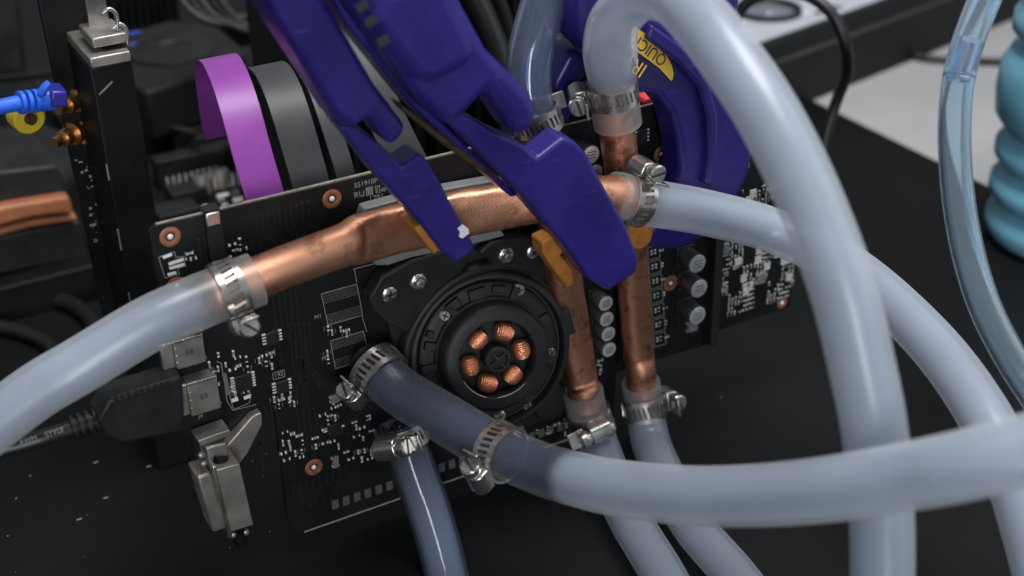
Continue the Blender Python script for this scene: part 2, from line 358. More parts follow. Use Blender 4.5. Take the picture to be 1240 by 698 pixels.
# silkscreen, small parts
silk = MB(); pads = MB(); bodies = MB(); dark = MB()
def line(p, q, w=.16):
    a, b = W(*p, 0), W(*q, 0); d = (b - a); L = d.length; d = d.normalized(); s = d.cross(Y).normalized()
    silk.box((a + b) / 2 - Y * .05, (L, .06, w), (d, Y, s))
def poly(pts, closed=True):
    for a, b in zip(pts, pts[1:] + (pts[:1] if closed else [])): line(a, b)
def passive(c, w, l, vertical, body=True):
    """a two-terminal chip: ceramic body between two solder fillets"""
    sx, sz = (w, l) if vertical else (l, w); h = .28 + .25 * w
    if body: (bodies if random.random() < .65 else dark).bb((c.x - sx * .36, -h, c.z - sz * .36), (c.x + sx * .36, .0, c.z + sz * .36))
    for s in (-1, 1):
        o = Vector((0, 0, s * l * .42)) if vertical else Vector((s * l * .42, 0, 0)); q = c + o
        e = .36
        pads.bb((q.x - (sx * .36 if vertical else l * .14), -h * .9, q.z - (l * .14 if vertical else sz * .36)), (q.x + (sx * .36 if vertical else l * .14), 0, q.z + (l * .14 if vertical else sz * .36)))
def cluster(x0, y0, x1, y1, n, w=.75, l=1.4):
    for k in range(n):
        for tr in range(12):
            c = W(random.uniform(x0, x1), random.uniform(y0, y1), 0)
            if all((c - q).length > 1.25 * l for q in used): break
        used.append(c)
        passive(c, w * random.uniform(.8, 1.3), l * random.uniform(.8, 1.3), random.random() < .5, random.random() < .8)
        if random.random() < .35:
            s = l * .75
            for sx in (-1, 1):
                silk.bb((c.x + sx * s - .06, -.05, c.z - s * .6), (c.x + sx * s + .06, .02, c.z + s * .6))
used = []
for a in [(224, 305, 235, 315, 3), (252, 300, 266, 332, 7), (278, 292, 298, 315, 6), (262, 425, 300, 448, 9), (278, 455, 304, 478, 5), (312, 425, 330, 445, 6), (330, 476, 356, 492, 8),
          (338, 520, 372, 560, 12), (380, 500, 412, 545, 12), (395, 480, 430, 500, 5), (425, 500, 450, 535, 8), (418, 545, 462, 556, 8), (396, 396, 420, 406, 5), (640, 505, 700, 525, 8),
          (395, 425, 402, 440, 2), (250, 440, 262, 470, 4), (690, 355, 706, 400, 5), (722, 432, 728, 452, 4)]: cluster(*a)
for k in range(8):                              # column of parts beside the right-hand pipe
    a = W(787 + k * 1.2, 290 + k * 17.5, 0)
    passive(a + Vector((0, 0, .5)), .7, 1.3, True); passive(a + Vector((1.3, 0, .5)), .7, 1.3, True); passive(a + Vector((3.6, 0, .3)), .8, 1.2, k % 2 == 0)
    poly([(783 + k * 1.2, 283 + k * 17.5), (797 + k * 1.2, 279 + k * 17.5), (798 + k * 1.2, 294 + k * 17.5), (784 + k * 1.2, 298 + k * 17.5)])
# dense component field at the far end
for i in range(44):
    for j in range(24):
        x = W(868, 300).x + (xr - W(868, 300).x) * (j + .5) / 24; z = zr + 4 + (zt - zr - 8) * (i + .5) / 44
        r = random.random() if z < W(960, 205).z - 2 else 1; c = Vector((x + random.uniform(-.2, .2), 0, z + random.uniform(-.2, .2))); r = 1 if ((i // 5) * 7 + (j // 4) * 5) % 6 in (0, 3) else r
        if r < .72: passive(c, random.uniform(.42, .62), random.uniform(.9, 1.3), (i // 5 + j // 4) % 3 < 2)
        elif r < .76: bodies.bb((c.x - .7, -.6, c.z - .6), (c.x + .7, 0, c.z + .6))
        elif r < .80:
            for q in range(4): pads.bb((c.x - 1.2, -.3, c.z - 1.2 + q * .7), (c.x + 1.2, 0, c.z - .9 + q * .7))
# pads of the two unpopulated memory places
def bga(c0, c1, c2, c3):
    a, b, c, d = [W(*p, 0) for p in (c0, c1, c2, c3)]
    poly([c0, c1, c2, c3])
    nu, nv = 20, 15
    for i in range(nv):
        if 5 <= i < 10: continue
        for j in range(nu):
            s, t = (j + .7) / (nu + .4), (i + .7) / (nv + .4)
            p = a.lerp(b, s).lerp(d.lerp(c, s), t); pads2.bb((p.x - .13, -.04, p.z - .13), (p.x + .13, .02, p.z + .13))
pads2 = MB()
bga((389, 356), (432, 344), (439, 382), (397, 394)); bga((400, 413), (440, 401), (447, 434), (406, 447))
poly([(438, 382), (444, 402)], False); poly([(429, 326), (432, 342)], False); poly([(428, 326), (470, 315)], False)
# transistor place with solder strips, top left
poly([(192, 312), (211, 305), (213, 312), (222, 311), (225, 322), (215, 325), (217, 332), (200, 337)])
for p, q in (((197, 312), (208, 308)), ((204, 320), (222, 314)), ((205, 325), (223, 320)), ((203, 333), (213, 330))):
    a, b = W(*p), W(*q); pads.box((a + b) / 2 - Y * .1, ((b - a).length, .3, .7), (nrm(b - a), Y, nrm(b - a).cross(Y)))
poly([(278, 480), (288, 474), (299, 471), (304, 478), (302, 488), (283, 496)]); poly([(262, 438), (268, 440), (275, 486), (282, 497), (310, 490)], False)
for p, q in (((280, 485), (288, 483)), ((295, 482), (303, 479))):
    a, b = W(*p), W(*q); pads.box((a + b) / 2 - Y * .1, ((b - a).length, .4, 1.0), (nrm(b - a), Y, nrm(b - a).cross(Y)))
a, b = W(271, 452), W(277, 478); pads2.box((a + b) / 2 - Y * .1, ((b - a).length, .3, 1.1), (nrm(b - a), Y, nrm(b - a).cross(Y)))
# eight-legged chips
def soic(x, y, w=3.4, h=3.6, pins=4, name='chip'):
    c = W(x, y, 0); mb = MB().bb((c.x - w / 2, -1.1, c.z - h / 2), (c.x + w / 2, -.1, c.z + h / 2)); ch = build(name, mb, 'chip_body', pcb, bevel=.12)
    leg = MB()
    for s in (-1, 1):
        for k in range(pins):
            zz = c.z + (k - (pins - 1) / 2) * h / pins
            leg.bb((c.x + s * (w / 2), -.4, zz - .18), (c.x + s * (w / 2 + 1.0), .02, zz + .18))
    build('chip_legs', leg, 'solder', ch)
    return ch
soic(329, 408); soic(341, 467); soic(313, 465, 3, 3.4) if False else None
soic(294, 462, 4.6, 4.8, 6); soic(776, 165, 3.2, 4.4, 4); soic(404, 519, 4.2, 4.0, 1)
poly([(330, 452), (344, 448), (345, 456), (331, 460)]); poly([(324, 405), (331, 400)], False)
for (x, y, w, h) in ((404, 482, 2.4, 2.2), (405, 558, 1.8, 3.6), (837, 394, 3.6, 3.6), (900, 200, 3.0, 1.8), (690, 500, 2.2, 1.4), (627, 519, 3.0, 2.6), (876, 300, 3.0, 3.4), (920, 336, 3.2, 3.6)):
    c = W(x, y, 0); mb = MB().bb((c.x - w / 2, -1.2, c.z - h / 2), (c.x + w / 2, 0, c.z + h / 2)); o = build('component', mb, 'chip_grey', pcb, bevel=.15)
    mb = MB(); mb.bb((c.x - w / 2 - .15, -.8, c.z - h / 2 + .2), (c.x + w / 2 + .15, .01, c.z - h / 2 + .6)); mb.bb((c.x - w / 2 - .15, -.8, c.z + h / 2 - .6), (c.x + w / 2 + .15, .01, c.z + h / 2 - .2)); build('terminal', mb, 'solder', o)
build('silkscreen', silk, 'silk', pcb, kind='stuff'); build('solder_joints', pads, 'solder', pcb, kind='stuff')
build('empty_pads', pads2, 'dull_steel', pcb, kind='stuff')
build('ceramic_parts', bodies, 'resistor', pcb, kind='stuff'); build('dark_parts', dark, 'chip_body', pcb, kind='stuff')
XD, ZD = X, Z
for s, x, y, sz in (('M1', 385, 384, 1.7), ('M2', 394, 434, 1.7), ('551910P', 443, 222, 1.9), ('RU', 435, 236, 2.3), ('1791', 456, 240, 2.2), ('E248', 461, 231, 1.5), ('SM', 457, 227, 1.3), ('192', 337.5, 454, 1.7), ('J4', 243, 504, 1.6), ('J2', 239, 438, 1.6), ('J3', 229, 441, 1.6)):
    text('lettering', s, W(x, y, -.06), XD, ZD, sz, 'silk', pcb)
for k in range(4):
    a = W(444 + k * 2.2, 232.5 - k * .5, -.06); mb = MB().bb((a.x - .16, -.07, a.z - 1.2), (a.x + .16, .01, a.z + 1.2)); build('printed_bar', mb, 'silk', pcb)
# contacts of the slot edge
cm = MB().bb((-1.0, -.06, -1.55), (1.0, .02, 1.55)); proto = build('contact_pad', cm, 'pad_gold', pcb); pm = proto.data
p0 = W(405, 602); p1 = W(690, 525); n = 24
proto.location = Vector((p0.x, 0, zb + 6.2)) * S
for k in range(1, n):
    x = p0.x + (p1.x - p0.x) * k / (n - 1); shared('contact_pad', pm, pcb, (x, 0, zb + 6.2))
cm = MB().bb((-.75, -.05, -1.6), (.75, .02, 1.6)); proto = build('gold_finger', cm, 'pcb', pcb)
proto.location = Vector((p0.x, 0, zb + 2.2)) * S

# electrolytic cans
def can(x, y, r, h, label=None):
    t = W(x, y, -h); c = Vector((t.x, 0, t.z)); base = MB().bb((c.x - r * 1.05, -.8, c.z - r * 1.05), (c.x + r * 1.05, 0, c.z + r * 1.05))
    cap = build('capacitor', MB().lathe(c, -Y, [(.8, r * .9), (1.0, r * .92), (1.3, r), (h - .3, r), (h, r * .9)], 28), 'can_side', card, smooth=True)
    build('base', base, 'chip_body', cap, bevel=.2)
    tp = build('can_top', MB().lathe(c, -Y, [(h - .25, r * .97), (h, r * .92), (h + .05, r * .86)], 28), 'can_top', cap, smooth=True)
    mk = MB()
    for k in (-1, 0, 1): mk.bb((c.x - r * .5, -h - .11, c.z + k * r * .32 - .12), (c.x + r * .5, -h - .04, c.z + k * r * .32 + .12))
    build('printed_mark', mk, 'ink', cap)
for a in [(845, 320, 3.1, 7), (847, 350, 3.1, 7), (845, 383, 3.1, 7), (734, 368, 2.5, 6), (735, 387, 2.5, 6), (737, 405, 2.5, 6), (738, 424, 2.5, 6), (716, 188, 2.8, 7), (721, 210, 2.6, 6)]: can(*a)
# low black heat spreader strip between the cans and the far components
a, b = W(858, 330, 0), W(868, 412, 0)
build('heat_spreader', MB().bb((a.x, -3, W(858, 405).z - 3), (a.x + 3.2, 0, zt - 12)), 'matte_black', card, bevel=.3)
build('heat_spreader', MB().bb((W(745, 400).x, -2.5, W(745, 438).z), (W(745, 400).x + 1.3, 0, W(745, 330).z)), 'black_metal', card, bevel=.2)
# bracket spring clip hooked over the top edge
cx = W(256, 262).x; mb = MB(); mb.bb((cx - 1.9, -.9, zt - 17), (cx + 2.1, -.3, zt - 3.5)); mb.bb((cx - 1.9, -.9, zt + .3), (cx + 2.1, 2.6, zt + 1.1))
cl = build('edge_clip', mb, 'matte_black', card, bevel=.15); mb = MB().bb((cx - 1.7, -1.15, zt - 3.3), (cx + 1.9, -.25, zt + .2)); build('clip_lip', mb, 'steel', cl, bevel=.3)

# ---------------------------------------------------------------- ports on the left end
def port(x0, y0, x1, y1, h, name, lab=None, mark=None):
    a, b = W(x0, y0, -h), W(x1, y1, -h); mb = MB().bb((a.x, -h, b.z), (b.x, 0.02, a.z)); p = build(name, mb, 'dull_steel', card, bevel=.2)
    fl = MB().bb((a.x - 3.2, -h * .92, b.z + .6), (a.x - .02, -.6, a.z - .1)); build('mouth', fl, 'dull_steel', p, bevel=.3)
    ins = MB().bb((a.x - 3.4, -h * .8, b.z + 1.3), (a.x - 2.0, -1.4, a.z - .9)); build('socket', ins, 'ink', p)
    tb = MB(); tb.bb((a.x - 3.4, -h - .25, a.z - .5), (b.x - .5, -h + .1, a.z + .15)); tb.bb((b.x - .6, -h * .6, b.z - .5), (b.x + .7, -.05, b.z + .4)); tb.bb((b.x - .6, -h * .6, a.z - .9), (b.x + .7, -.05, a.z + .3))
    for q in (0.25, .5, .75): tb.bb((a.x + .1, -h - .2, b.z + (a.z - b.z) * q - .35), (a.x + .75, -h + .02, b.z + (a.z - b.z) * q + .1))
    build('solder_tab', tb, 'steel', p, bevel=.1)
    if mark: text('lettering', mark, ((a.x + b.x) / 2, -h - .06, (a.z + b.z) / 2), X, Z, 2.0, 'ink', p)
port(209, 415, 250, 438, 4.2, 'display_port', mark='EB'); port(226, 466, 268, 494, 4.6, 'display_port', mark='EB')
port(208, 380, 246, 400, 4.0, 'display_port')
# angled bracket and large screw-flanged socket hanging below
mb = MB(); q = [W(270, 545, -3), W(305, 505, -3), W(317, 500, -3), W(318, 514, -3), W(300, 550, -3), W(283, 572, -3), W(268, 570, -3)]
mb.prism(q, (0, 3, 0)); br = build('socket_bracket', mb, 'dull_steel', card, bevel=.4)
mb = MB(); mb.prism([W(240, 534, -7), W(278, 521, -7), W(281, 527, -7), W(243, 541, -7)], (0, 6, 0)); build('shield', mb, 'dull_steel', br, bevel=.2)
mb = MB(); mb.prism([W(249, 543, -8), W(274, 537, -8), W(280, 572, -8), W(258, 578, -8)], (0, 6, 0)); build('latch_block', mb, 'dull_steel', br, bevel=.4)
a, b = W(262, 570, -12), W(290, 562, -12); c2, d2 = W(307, 636, -12), W(278, 645, -12)
mb = MB().prism([a, b, c2, d2], (0, 10, 0)); dv = build('video_socket', mb, 'dull_steel', card, bevel=.22)
mb = MB().prism([W(238, 578, -10), W(256, 573, -10), W(276, 640, -10), W(258, 646, -10)], (0, 8, 0)); build('socket_shell', mb, 'dull_steel', dv, bevel=.8, seg=3)
mb = MB().prism([W(257, 566, -12.4), W(262, 565, -12.4), W(282, 652, -12.4), W(277, 653, -12.4)], (0, 10.8, 0)); build('flange', mb, 'steel', dv, bevel=.3)
build('screw_post', MB().cyl(W(287, 642, -8), W(293, 660, -8), 2.0, 1.7, 14), 'black_metal', dv, smooth=True); mb = MB(); mb.cyl(W(268, 552, -8), W(264, 568, -8), 2.0, 1.7, 14); build('screw_post', mb, 'black_metal', dv, smooth=True)
for xx, yy in ((283, 648), (298, 645), (247, 562), (244, 552)): build('solder_bead', MB().lathe(W(xx, yy, -9), -Y, [(-.5, .9), (.3, .8), (.6, .3)], 10), 'dull_steel', dv, smooth=True)

for q in ([(438, 264), (442, 253), (486, 241), (545, 228), (612, 216), (640, 214), (640, 250), (560, 262), (480, 282), (440, 285)], [(452, 312), (520, 290), (600, 270), (612, 286), (560, 300), (500, 312), (470, 322), (455, 322)]):
    build('thermal_pad', MB().prism([W(x, y, -5) for x, y in q], (0, 4, 0)), 'paste', card, bevel=.4)

# ---------------------------------------------------------------- bare fan motor and its frame
HC = W(603, 436, -17); FA = (-Y * .62 - ray(603, 436).normalized() * .38).normalized()      # the motor sits slightly tipped towards the viewer
E1 = (X - FA * X.dot(FA)).normalized(); E2 = E1.cross(FA).normalized(); E2 = E2 if E2.z > 0 else -E2
def FP(h): return HC + FA * (h - 17)
def FD(t): return E1 * math.cos(t) + E2 * math.sin(t)
def FW(x, y, h): r = ray(x, y); return CAM + r * ((FP(h) - CAM).dot(FA) / r.dot(FA))
fan = build('fan_motor', MB().lathe(FP(0), FA, [(4.5, 25.6), (6.5, 25.3), (7.2, 24.8), (7.4, 23.8), (10.4, 23.6), (11.2, 23.1), (11.5, 22.5), (11.5, 21.9), (11.0, 21.5), (8.4, 21.3), (8.2, 20.6), (9.6, 20.4), (10.0, 19.9), (10.2, 18.5), (10.4, 14.9)], 72), 'black_plastic', card, smooth=True)
fb = W(588, 420, -6)
build('frame_ring', MB().lathe(Vector((fb.x, 0, fb.z)), -Y, [(.6, 26.6), (5.4, 26.2), (6.2, 25.6), (6.4, 24.8), (6.2, 24.0), (3, 23.6), (3, 18)], 72), 'black_plastic', fan, smooth=True)
hub = build('motor_housing', MB().lathe(FP(0), FA, [(9.0, 16.6), (11.5, 16.5), (12.0, 15.9), (15.6, 15.5), (16.5, 14.9), (16.9, 13.9), (16.9, 11.4), (16.4, 11.0), (12, 10.8), (11.6, 10.4), (11.6, .5)], 72), 'black_plastic', fan, smooth=True)
build('hub', MB().lathe(FP(0), FA, [(12, 3.7), (17.0, 3.7), (17.3, 3.4), (17.3, 2.8), (16.4, 2.6), (16.4, .2)], 36), 'black_plastic', hub, smooth=True)
mb = MB(); 
for k in range(2):
    t = math.radians(45 + 90 * k - 14); d = FD(t); mb.box(FP(16.9), (6.2, 1.2, .75), (d, FA, d.cross(FA)))
mb.lathe(FP(0), FA, [(16, 1.0), (17.6, 1.0), (17.6, .1)], 16); build('spoke', mb, 'black_plastic', hub, bevel=.1)
for k in range(6):
    t = math.radians(60 * k + 4); d = FD(t); c = FP(14.8) + d * 7.6
    mb = MB(); s = d.cross(FA).normalized(); prof = []
    n = 9
    for i in range(n + 1):
        q = i / n * 2 - 1; rr = 2.75 * (1 - .35 * abs(q) ** 3)
        prof += [(q * 2.3 - .22, rr - .3), (q * 2.3 - .12, rr - .04), (q * 2.3 + .12, rr - .02), (q * 2.3 + .22, rr - .3)]
    mb.lathe(c, s if k % 2 else s, [(h * 1.0, r) for h, r in prof], 20)
    build('coil', mb, 'coil_copper', hub, smooth=True, angle=35)
    mb = MB().box(FP(13.0) + d * 9.4, (2.2, 2.6, 4.2), (d, FA, s)); build('stator_tooth', mb, 'black_metal', hub, bevel=.2)
mb = MB()
for t0 in (200, 262):
    pts = [FP(16.9) + FD(math.radians(t0 + q * 5)) * 11.15 for q in range(10)]
    mb.sweep(pts, .16, 8)
build('lip', mb, 'dull_steel', hub, smooth=True)
# ribs, clips and holes on the frame
rib = MB()
for t, r, w, l in ((118, 18.5, 4.2, 2.6), (122, 17.5, 2.0, 4.5), (95, 18, 5, 3), (160, 18, 2.4, 3.2), (150, 19, 2.0, 2.0), (20, 18, 3, 3), (-20, 18.4, 2.5, 3), (-60, 18, 3, 3), (60, 18, 2, 4), (180, 18, 2, 5), (215, 18.2, 3, 3), (75, 18.5, 4, 2)):
    a = math.radians(t); d = FD(a); rib.box(FP(10.4) + d * r, (l, 2.4, w), (d, FA, d.cross(FA)))
build('rib', rib, 'black_plastic', fan, bevel=.25, kind='stuff')
for t, r in ((188, 23.8), (8, 23.8)):
    d = FD(math.radians(t)); build('wire_guide', MB().box(FP(7.5) + d * r, (3.6, 6, 8), (d, FA, d.cross(FA))), 'black_plastic', fan, bevel=.5)
# mounting legs of the frame
mb = MB()
def leg(pts, h0, h1, nm='mounting_leg'):
    q = [W(x, y, -h1) for x, y in pts]; return build(nm, MB().prism(q, (0, h1 - h0, 0)), 'black_plastic', fan, bevel=.6)
leg([(447, 362), (462, 336), (500, 316), (548, 302), (572, 306), (560, 330), (530, 352), (512, 380), (492, 404), (470, 392), (452, 376)], 1, 6)
leg([(580, 306), (596, 294), (640, 286), (664, 296), (672, 330), (676, 372), (656, 352), (628, 332), (600, 322)], 1, 6)
build('base_plate', MB().prism([W(x, y, -2.6) for x, y in ((462, 348), (560, 296), (672, 284), (694, 420), (700, 500), (640, 516), (560, 520), (486, 470))], (0, 2.2, 0)), 'matte_black', fan, bevel=.4)
leg([(640, 480), (668, 452), (684, 470), (690, 492), (655, 512)], 1, 6)
leg([(488, 440), (505, 430), (520, 500), (600, 512), (596, 528), (520, 512)], 1, 5)
def screw(x, y, h, r, hexn=False, frame_=False):
    r *= 1.25; A = FA if frame_ else -Y; cc = FW(x, y, h) if frame_ else W(x, y, -h); B1, B2 = (E1, E2) if frame_ else (X, Z)
    s = build('screw', MB().lathe(cc, A, [(-1.0, r), (.5, r), (.9, r * .75)], 6 if hexn else 18), 'steel', fan, smooth=not hexn, bevel=.12 if hexn else 0)
    mb = MB(); t = random.uniform(0, 3)
    for k in range(2):
        d = B1 * math.cos(t + k * 1.571) + B2 * math.sin(t + k * 1.571); mb.box(cc + A * .84, (r * 1.15, .2, r * .26), (d, A, d.cross(A)))
    build('recess', mb, 'ink', s)
    if hexn: build('screw_tip', MB().lathe(cc, -Y, [(.5, r * .55), (1.9, r * .5), (2.1, r * .3)], 14), 'steel', s, smooth=True)
for a in [(471, 356, 6, 1.75), (506, 341, 6, 2.1, True), (612, 309, 6, 2.1, True), (645, 305, 6, 1.7), (538, 382, 10.2, 1.4, False, True), (628, 351, 10.2, 1.5, False, True), (667, 427, 10, 1.2, False, True), (664, 468, 8, 1.6), (605, 504, 9.8, 1.4, False, True), (638, 491, 9, 1.2, False, True), (470, 425, 5, 1.2)]: screw(*a)
# ------------------------------------------------------------------ copper pipes
def pipe(name, label, ctrl, secs, mat='copper', group='copper pipes lying on the card', exps=None):
    pts, e1 = spline(ctrl, 1.2, [s[0] for s in secs]); _, e2 = spline(ctrl, 1.2, [s[1] for s in secs])
    mb = MB(); seg = 32; n = len(pts); vs = []; fs = []
    for i, p in enumerate(pts):
        t = (pts[min(i + 1, n - 1)] - pts[max(i - 1, 0)]).normalized(); a = t.cross(Y).normalized(); b = t.cross(a).normalized()
        fl = max(0, 1 - e2[i] / e1[i])
        for k in range(seg):
            th = 2 * math.pi * k / seg; c, s = math.cos(th), math.sin(th); ex = 1 - .45 * min(1, fl * 1.6)
            cc = math.copysign(abs(c) ** ex, c); ss = math.copysign(abs(s) ** ex, s)
            w = 1 + .012 * math.sin(i * .7 + k) * (1 if fl > .1 else .2)
            vs.append(p + a * cc * e1[i] * w + b * ss * e2[i] * w)
    for i in range(n - 1):
        for k in range(seg): fs.append((i * seg + k, i * seg + (k + 1) % seg, (i + 1) * seg + (k + 1) % seg, (i + 1) * seg + k))
    fs.append(tuple(range(seg - 1, -1, -1))); fs.append(tuple((n - 1) * seg + k for k in range(seg)))
    return tag(build(name, mb.add(vs, fs), mat, smooth='all'), label, 'copper pipe', group)
R0 = 5.2
pipe('copper_pipe', 'bright copper pipe running across the card top, pressed flat in its middle',
     [W(255, 357, -15), W(290, 345, -15), W(350, 321, -15), W(416, 297, -13.5), W(433, 290.5, -11.8), W(500, 273, -9.5), W(570, 257, -10.5), W(640, 245, -13), W(700, 237, -20), W(745, 237, -21), W(776, 243, -21)],
     [(R0, R0), (R0, R0), (R0, R0), (5.4, 5.1), (6.6, 3.2), (6.7, 3.0), (6.5, 3.2), (6.0, 4.2), (R0, R0), (R0, R0), (R0, R0)])
pipe('copper_pipe', 'tarnished upright copper pipe right beside the fan motor, ending in a clamped hose',
     [W(652, 140, -9), W(657, 180, -9), W(668, 250, -8), W(682, 330, -7.5), W(694, 400, -7), W(704, 458, -7), W(707, 472, -8), W(710, 498, -9)],
     [(5, 5), (5, 5), (5.2, 4.4), (5.2, 3.6), (5.1, 3.4), (4.8, 3.8), (4.6, 4.6), (4.6, 4.6)], 'copper_dull')
pipe('copper_pipe', 'upright copper pipe nearest the silver capacitors, under the kinked white hose',
     [W(742, 100, -10), W(746, 150, -10), W(755, 220, -9), W(764, 310, -8), W(771, 400, -7.5), W(774, 432, -7.5), W(776, 445, -8.5), W(779, 492, -9)],
     [(5, 5), (5, 5), (5, 4.6), (4.9, 3.8), (4.8, 3.6), (4.7, 3.8), (4.5, 4.5), (4.5, 4.5)], 'copper_dull')

# ------------------------------------------------------------------ hoses
def hose(name, label, ctrl, r, mat, wet=None, clear=None, rr=None, core=None, start=0.0, wall=1.35):
    """outer wall as a tube with end rims, filled with a coolant column that begins `start` control points in"""
    m = len(ctrl); wet = wet or [0] * m; clear = clear or [0] * m; rr = rr or [1] * m
    pts, w = spline(ctrl, 1.5, wet); _, c = spline(ctrl, 1.5, clear); _, q = spline(ctrl, 1.5, rr); _, pos = spline(ctrl, 1.5, list(range(m)))
    seg = 32; fr = frames(pts); n = len(pts)
    def tube(rad, i0, i1):
        vs = []; aw = []; ac = []; fs = []
        for i in range(i0, i1):
            for k in range(seg):
                th = 2 * math.pi * k / seg; vs.append(pts[i] + (fr[i][1] * math.cos(th) + fr[i][2] * math.sin(th)) * rad(i)); aw.append(w[i]); ac.append(c[i])
        for i in range(i1 - i0 - 1):
            for k in range(seg): fs.append((i * seg + k, i * seg + (k + 1) % seg, (i + 1) * seg + (k + 1) % seg, (i + 1) * seg + k))
        return vs, fs, aw, ac
    vs, fs, aw, ac = tube(lambda i: r * q[i], 0, n)
    for i in (0, n - 1):                                   # rims turned inwards at both ends
        o = len(vs)
        for k in range(seg):
            th = 2 * math.pi * k / seg; vs.append(pts[i] + (fr[i][1] * math.cos(th) + fr[i][2] * math.sin(th)) * (r * q[i] - wall)); aw.append(w[i]); ac.append(c[i])
        for k in range(seg): fs.append((i * seg + k, i * seg + (k + 1) % seg, o + (k + 1) % seg, o + k))
    h = build(name, MB().add(vs, fs), mat, smooth=True, attrs={'wet': aw, 'clear': ac}, angle=60)
    if mat.startswith('hose_clear'):
        v2, f2, aw, ac = tube(lambda i: r * q[i] - wall, 0, n); MBh = MB().add(vs, fs); o = len(vs)
        MBh = MB(); allv = vs + v2; fs2 = [f for f in fs[:(n - 1) * seg]] + [tuple(i + o for i in reversed(f)) for f in f2]; MBh.add(allv, fs2)
        for i in (0, n - 1):
            for k in range(seg): MBh.f.append((i * seg + k, i * seg + (k + 1) % seg, o + i * seg + (k + 1) % seg, o + i * seg + k))
        bpy.data.objects.remove(h); h = build(name, MBh, mat, smooth=True, angle=60)
    if core:
        i0 = next(i for i in range(n) if pos[i] >= start)
        def cr(i):
            t = min(1, (i - i0) / 4); return r * q[i] * (core[1] if len(core) > 1 else .80) * (.35 + .65 * math.sqrt(1 - (1 - t) ** 2))
        v2, f2, aw, ac = tube(cr, i0, n); k_ = n - i0
        f2.append(tuple(range(seg - 1, -1, -1))); f2.append(tuple((k_ - 1) * seg + k for k in range(seg)))
        build('coolant', MB().add(v2, f2), core[0], h, smooth='all', attrs={'wet': aw})
    return tag(h, label, 'hose', 'coolant hoses')
RH = 6.65
H1 = [W(310, 338, -15), W(285, 348, -15), W(255, 360, -15), W(235, 368, -15), W(180, 393, -15), W(100, 441, -14), W(40, 477, -12), W(-25, 528, -10), W(-70, 572, -8)]
hose('hose', 'milky hose leaving the left end of the long copper pipe towards the left frame edge', H1, RH, 'hose_milky', core=('coolant_milky', .76), start=2.3, wet=[0, 0, .5, .35, .15, 0, 0, 0, 0], clear=[.97, .95, .9, .15, 0, 0, 0, 0, 0])
H2 = [W(743, 237, -21), W(765, 241, -21), W(782, 245, -21), W(800, 248, -21), W(860, 259, -22), W(940, 281, -28), D(1030, 326, 398), D(1110, 396, 374), D(1172, 472, 352), D(1222, 565, 335), D(1262, 698, 330), D(1280, 780, 330)]
hose('hose', 'milky hose from the long copper pipe, passing behind the arching hose to the right', H2, RH * .98, 'hose_milky', core=('coolant_milky', .76), start=2.4, wet=[0, 0, .25, .22, .05, 0, 0, 0, 0, 0, 0, 0], clear=[.95, .9, .75, .12, 0, 0, 0, 0, 0, 0, 0, 0])
H3 = [W(748, 151, -10), W(745, 128, -10), W(742, 104, -10), W(741, 90, -11), D(739, 62, 352), D(744, 27, 340), D(775, -3, 326), D(815, -3, 312), D(850, 27, 302), D(888, 76, 294), D(932, 143, 288), D(977, 234, 284), D(1019, 345, 282), D(1044, 445, 284), D(1060, 530, 288), D(1068, 640, 294), D(1068, 780, 300)]
hose('hose', 'thick white hose kinked above its clamp and arching high over the card', H3, RH, 'hose_milky', core=('coolant_milky', .76), start=3.0, clear=[.95, .9, .8, .35, .05] + [0] * 12, rr=[1, 1, 1, 1, 1.03, .93, .82, .94, 1, 1, 1, 1, 1, 1, 1, 1, 1])
H4 = [W(450, 442, -5), W(464, 456, -9.5), D(490, 478, 381), D(540, 508, 374), D(600, 544, 365), D(650, 566, 356), D(684, 577, 348), D(700, 581, 344), D(740, 590, 335), D(830, 600, 316), D(920, 600, 299), D(1010, 592, 284), D(1100, 577, 272), D(1180, 561, 262), D(1300, 530, 256)]
hose('hose', 'nearest hose crossing the lower picture, navy at its clamped end and milky further on', H4, RH, 'hose_milky', core=('coolant_milky', .8), start=0, wet=[1, 1, 1, 1, 1, 1, 1, .1, 0, 0, 0, 0, 0, 0, 0])
H5 = [W(482, 512, -12), W(490, 535, -14), W(500, 565, -17), W(518, 615, -22), W(533, 665, -27), W(546, 720, -32), W(556, 770, -36)]
hose('hose', 'glossy dark blue hose hanging from the clamp below the fan motor', H5, 6.3, 'hose_navy', core=('coolant_navy', .8), wet=[1, 1, .6, .2, 0, 0, 0])
H6 = [W(706, 474, -9), W(711, 498, -9), W(717, 516, -10), W(726, 542, -14), G(742, 585, 10), G(763, 630, 8), G(804, 698, 7), G(835, 760, 7)]
hose('hose', 'frosted hose below the tarnished pipe beside the motor, running under the nearest hose', H6, 6.1, 'hose_bluish', core=('coolant_grey',), start=2, clear=[.95, .8, .3, .12, .06, 0, 0, 0])
H7 = [W(776, 464, -9), W(779, 485, -9), W(781, 500, -10), W(790, 541, -18), G(812, 590, 10), G(841, 640, 8), G(891, 698, 7), G(940, 765, 7)]
hose('hose', 'frosted hose below the pipe nearest the capacitors, right one of the lower pair', H7, 6.0, 'hose_bluish', core=('coolant_grey',), start=2, clear=[.95, .85, .4, .12, .06, 0, 0, 0])
H8 = [W(655, 176, -9), W(651, 150, -9), W(641, 115, -8), W(640, 78, -6), W(649, 36, -4), W(660, 0, -2), W(675, -45, 0)]
hose('hose', 'clear bluish hose rising between the large blue clamp and the kinked white hose', H8, 6.0, 'hose_clear_dark')
H9 = [D(1215, -50, 432), D(1184, 20, 432), D(1163, 85, 430), D(1156, 150, 430), D(1159, 225, 430), D(1171, 300, 430), D(1193, 372, 428), D(1228, 440, 426), D(1268, 500, 424)]
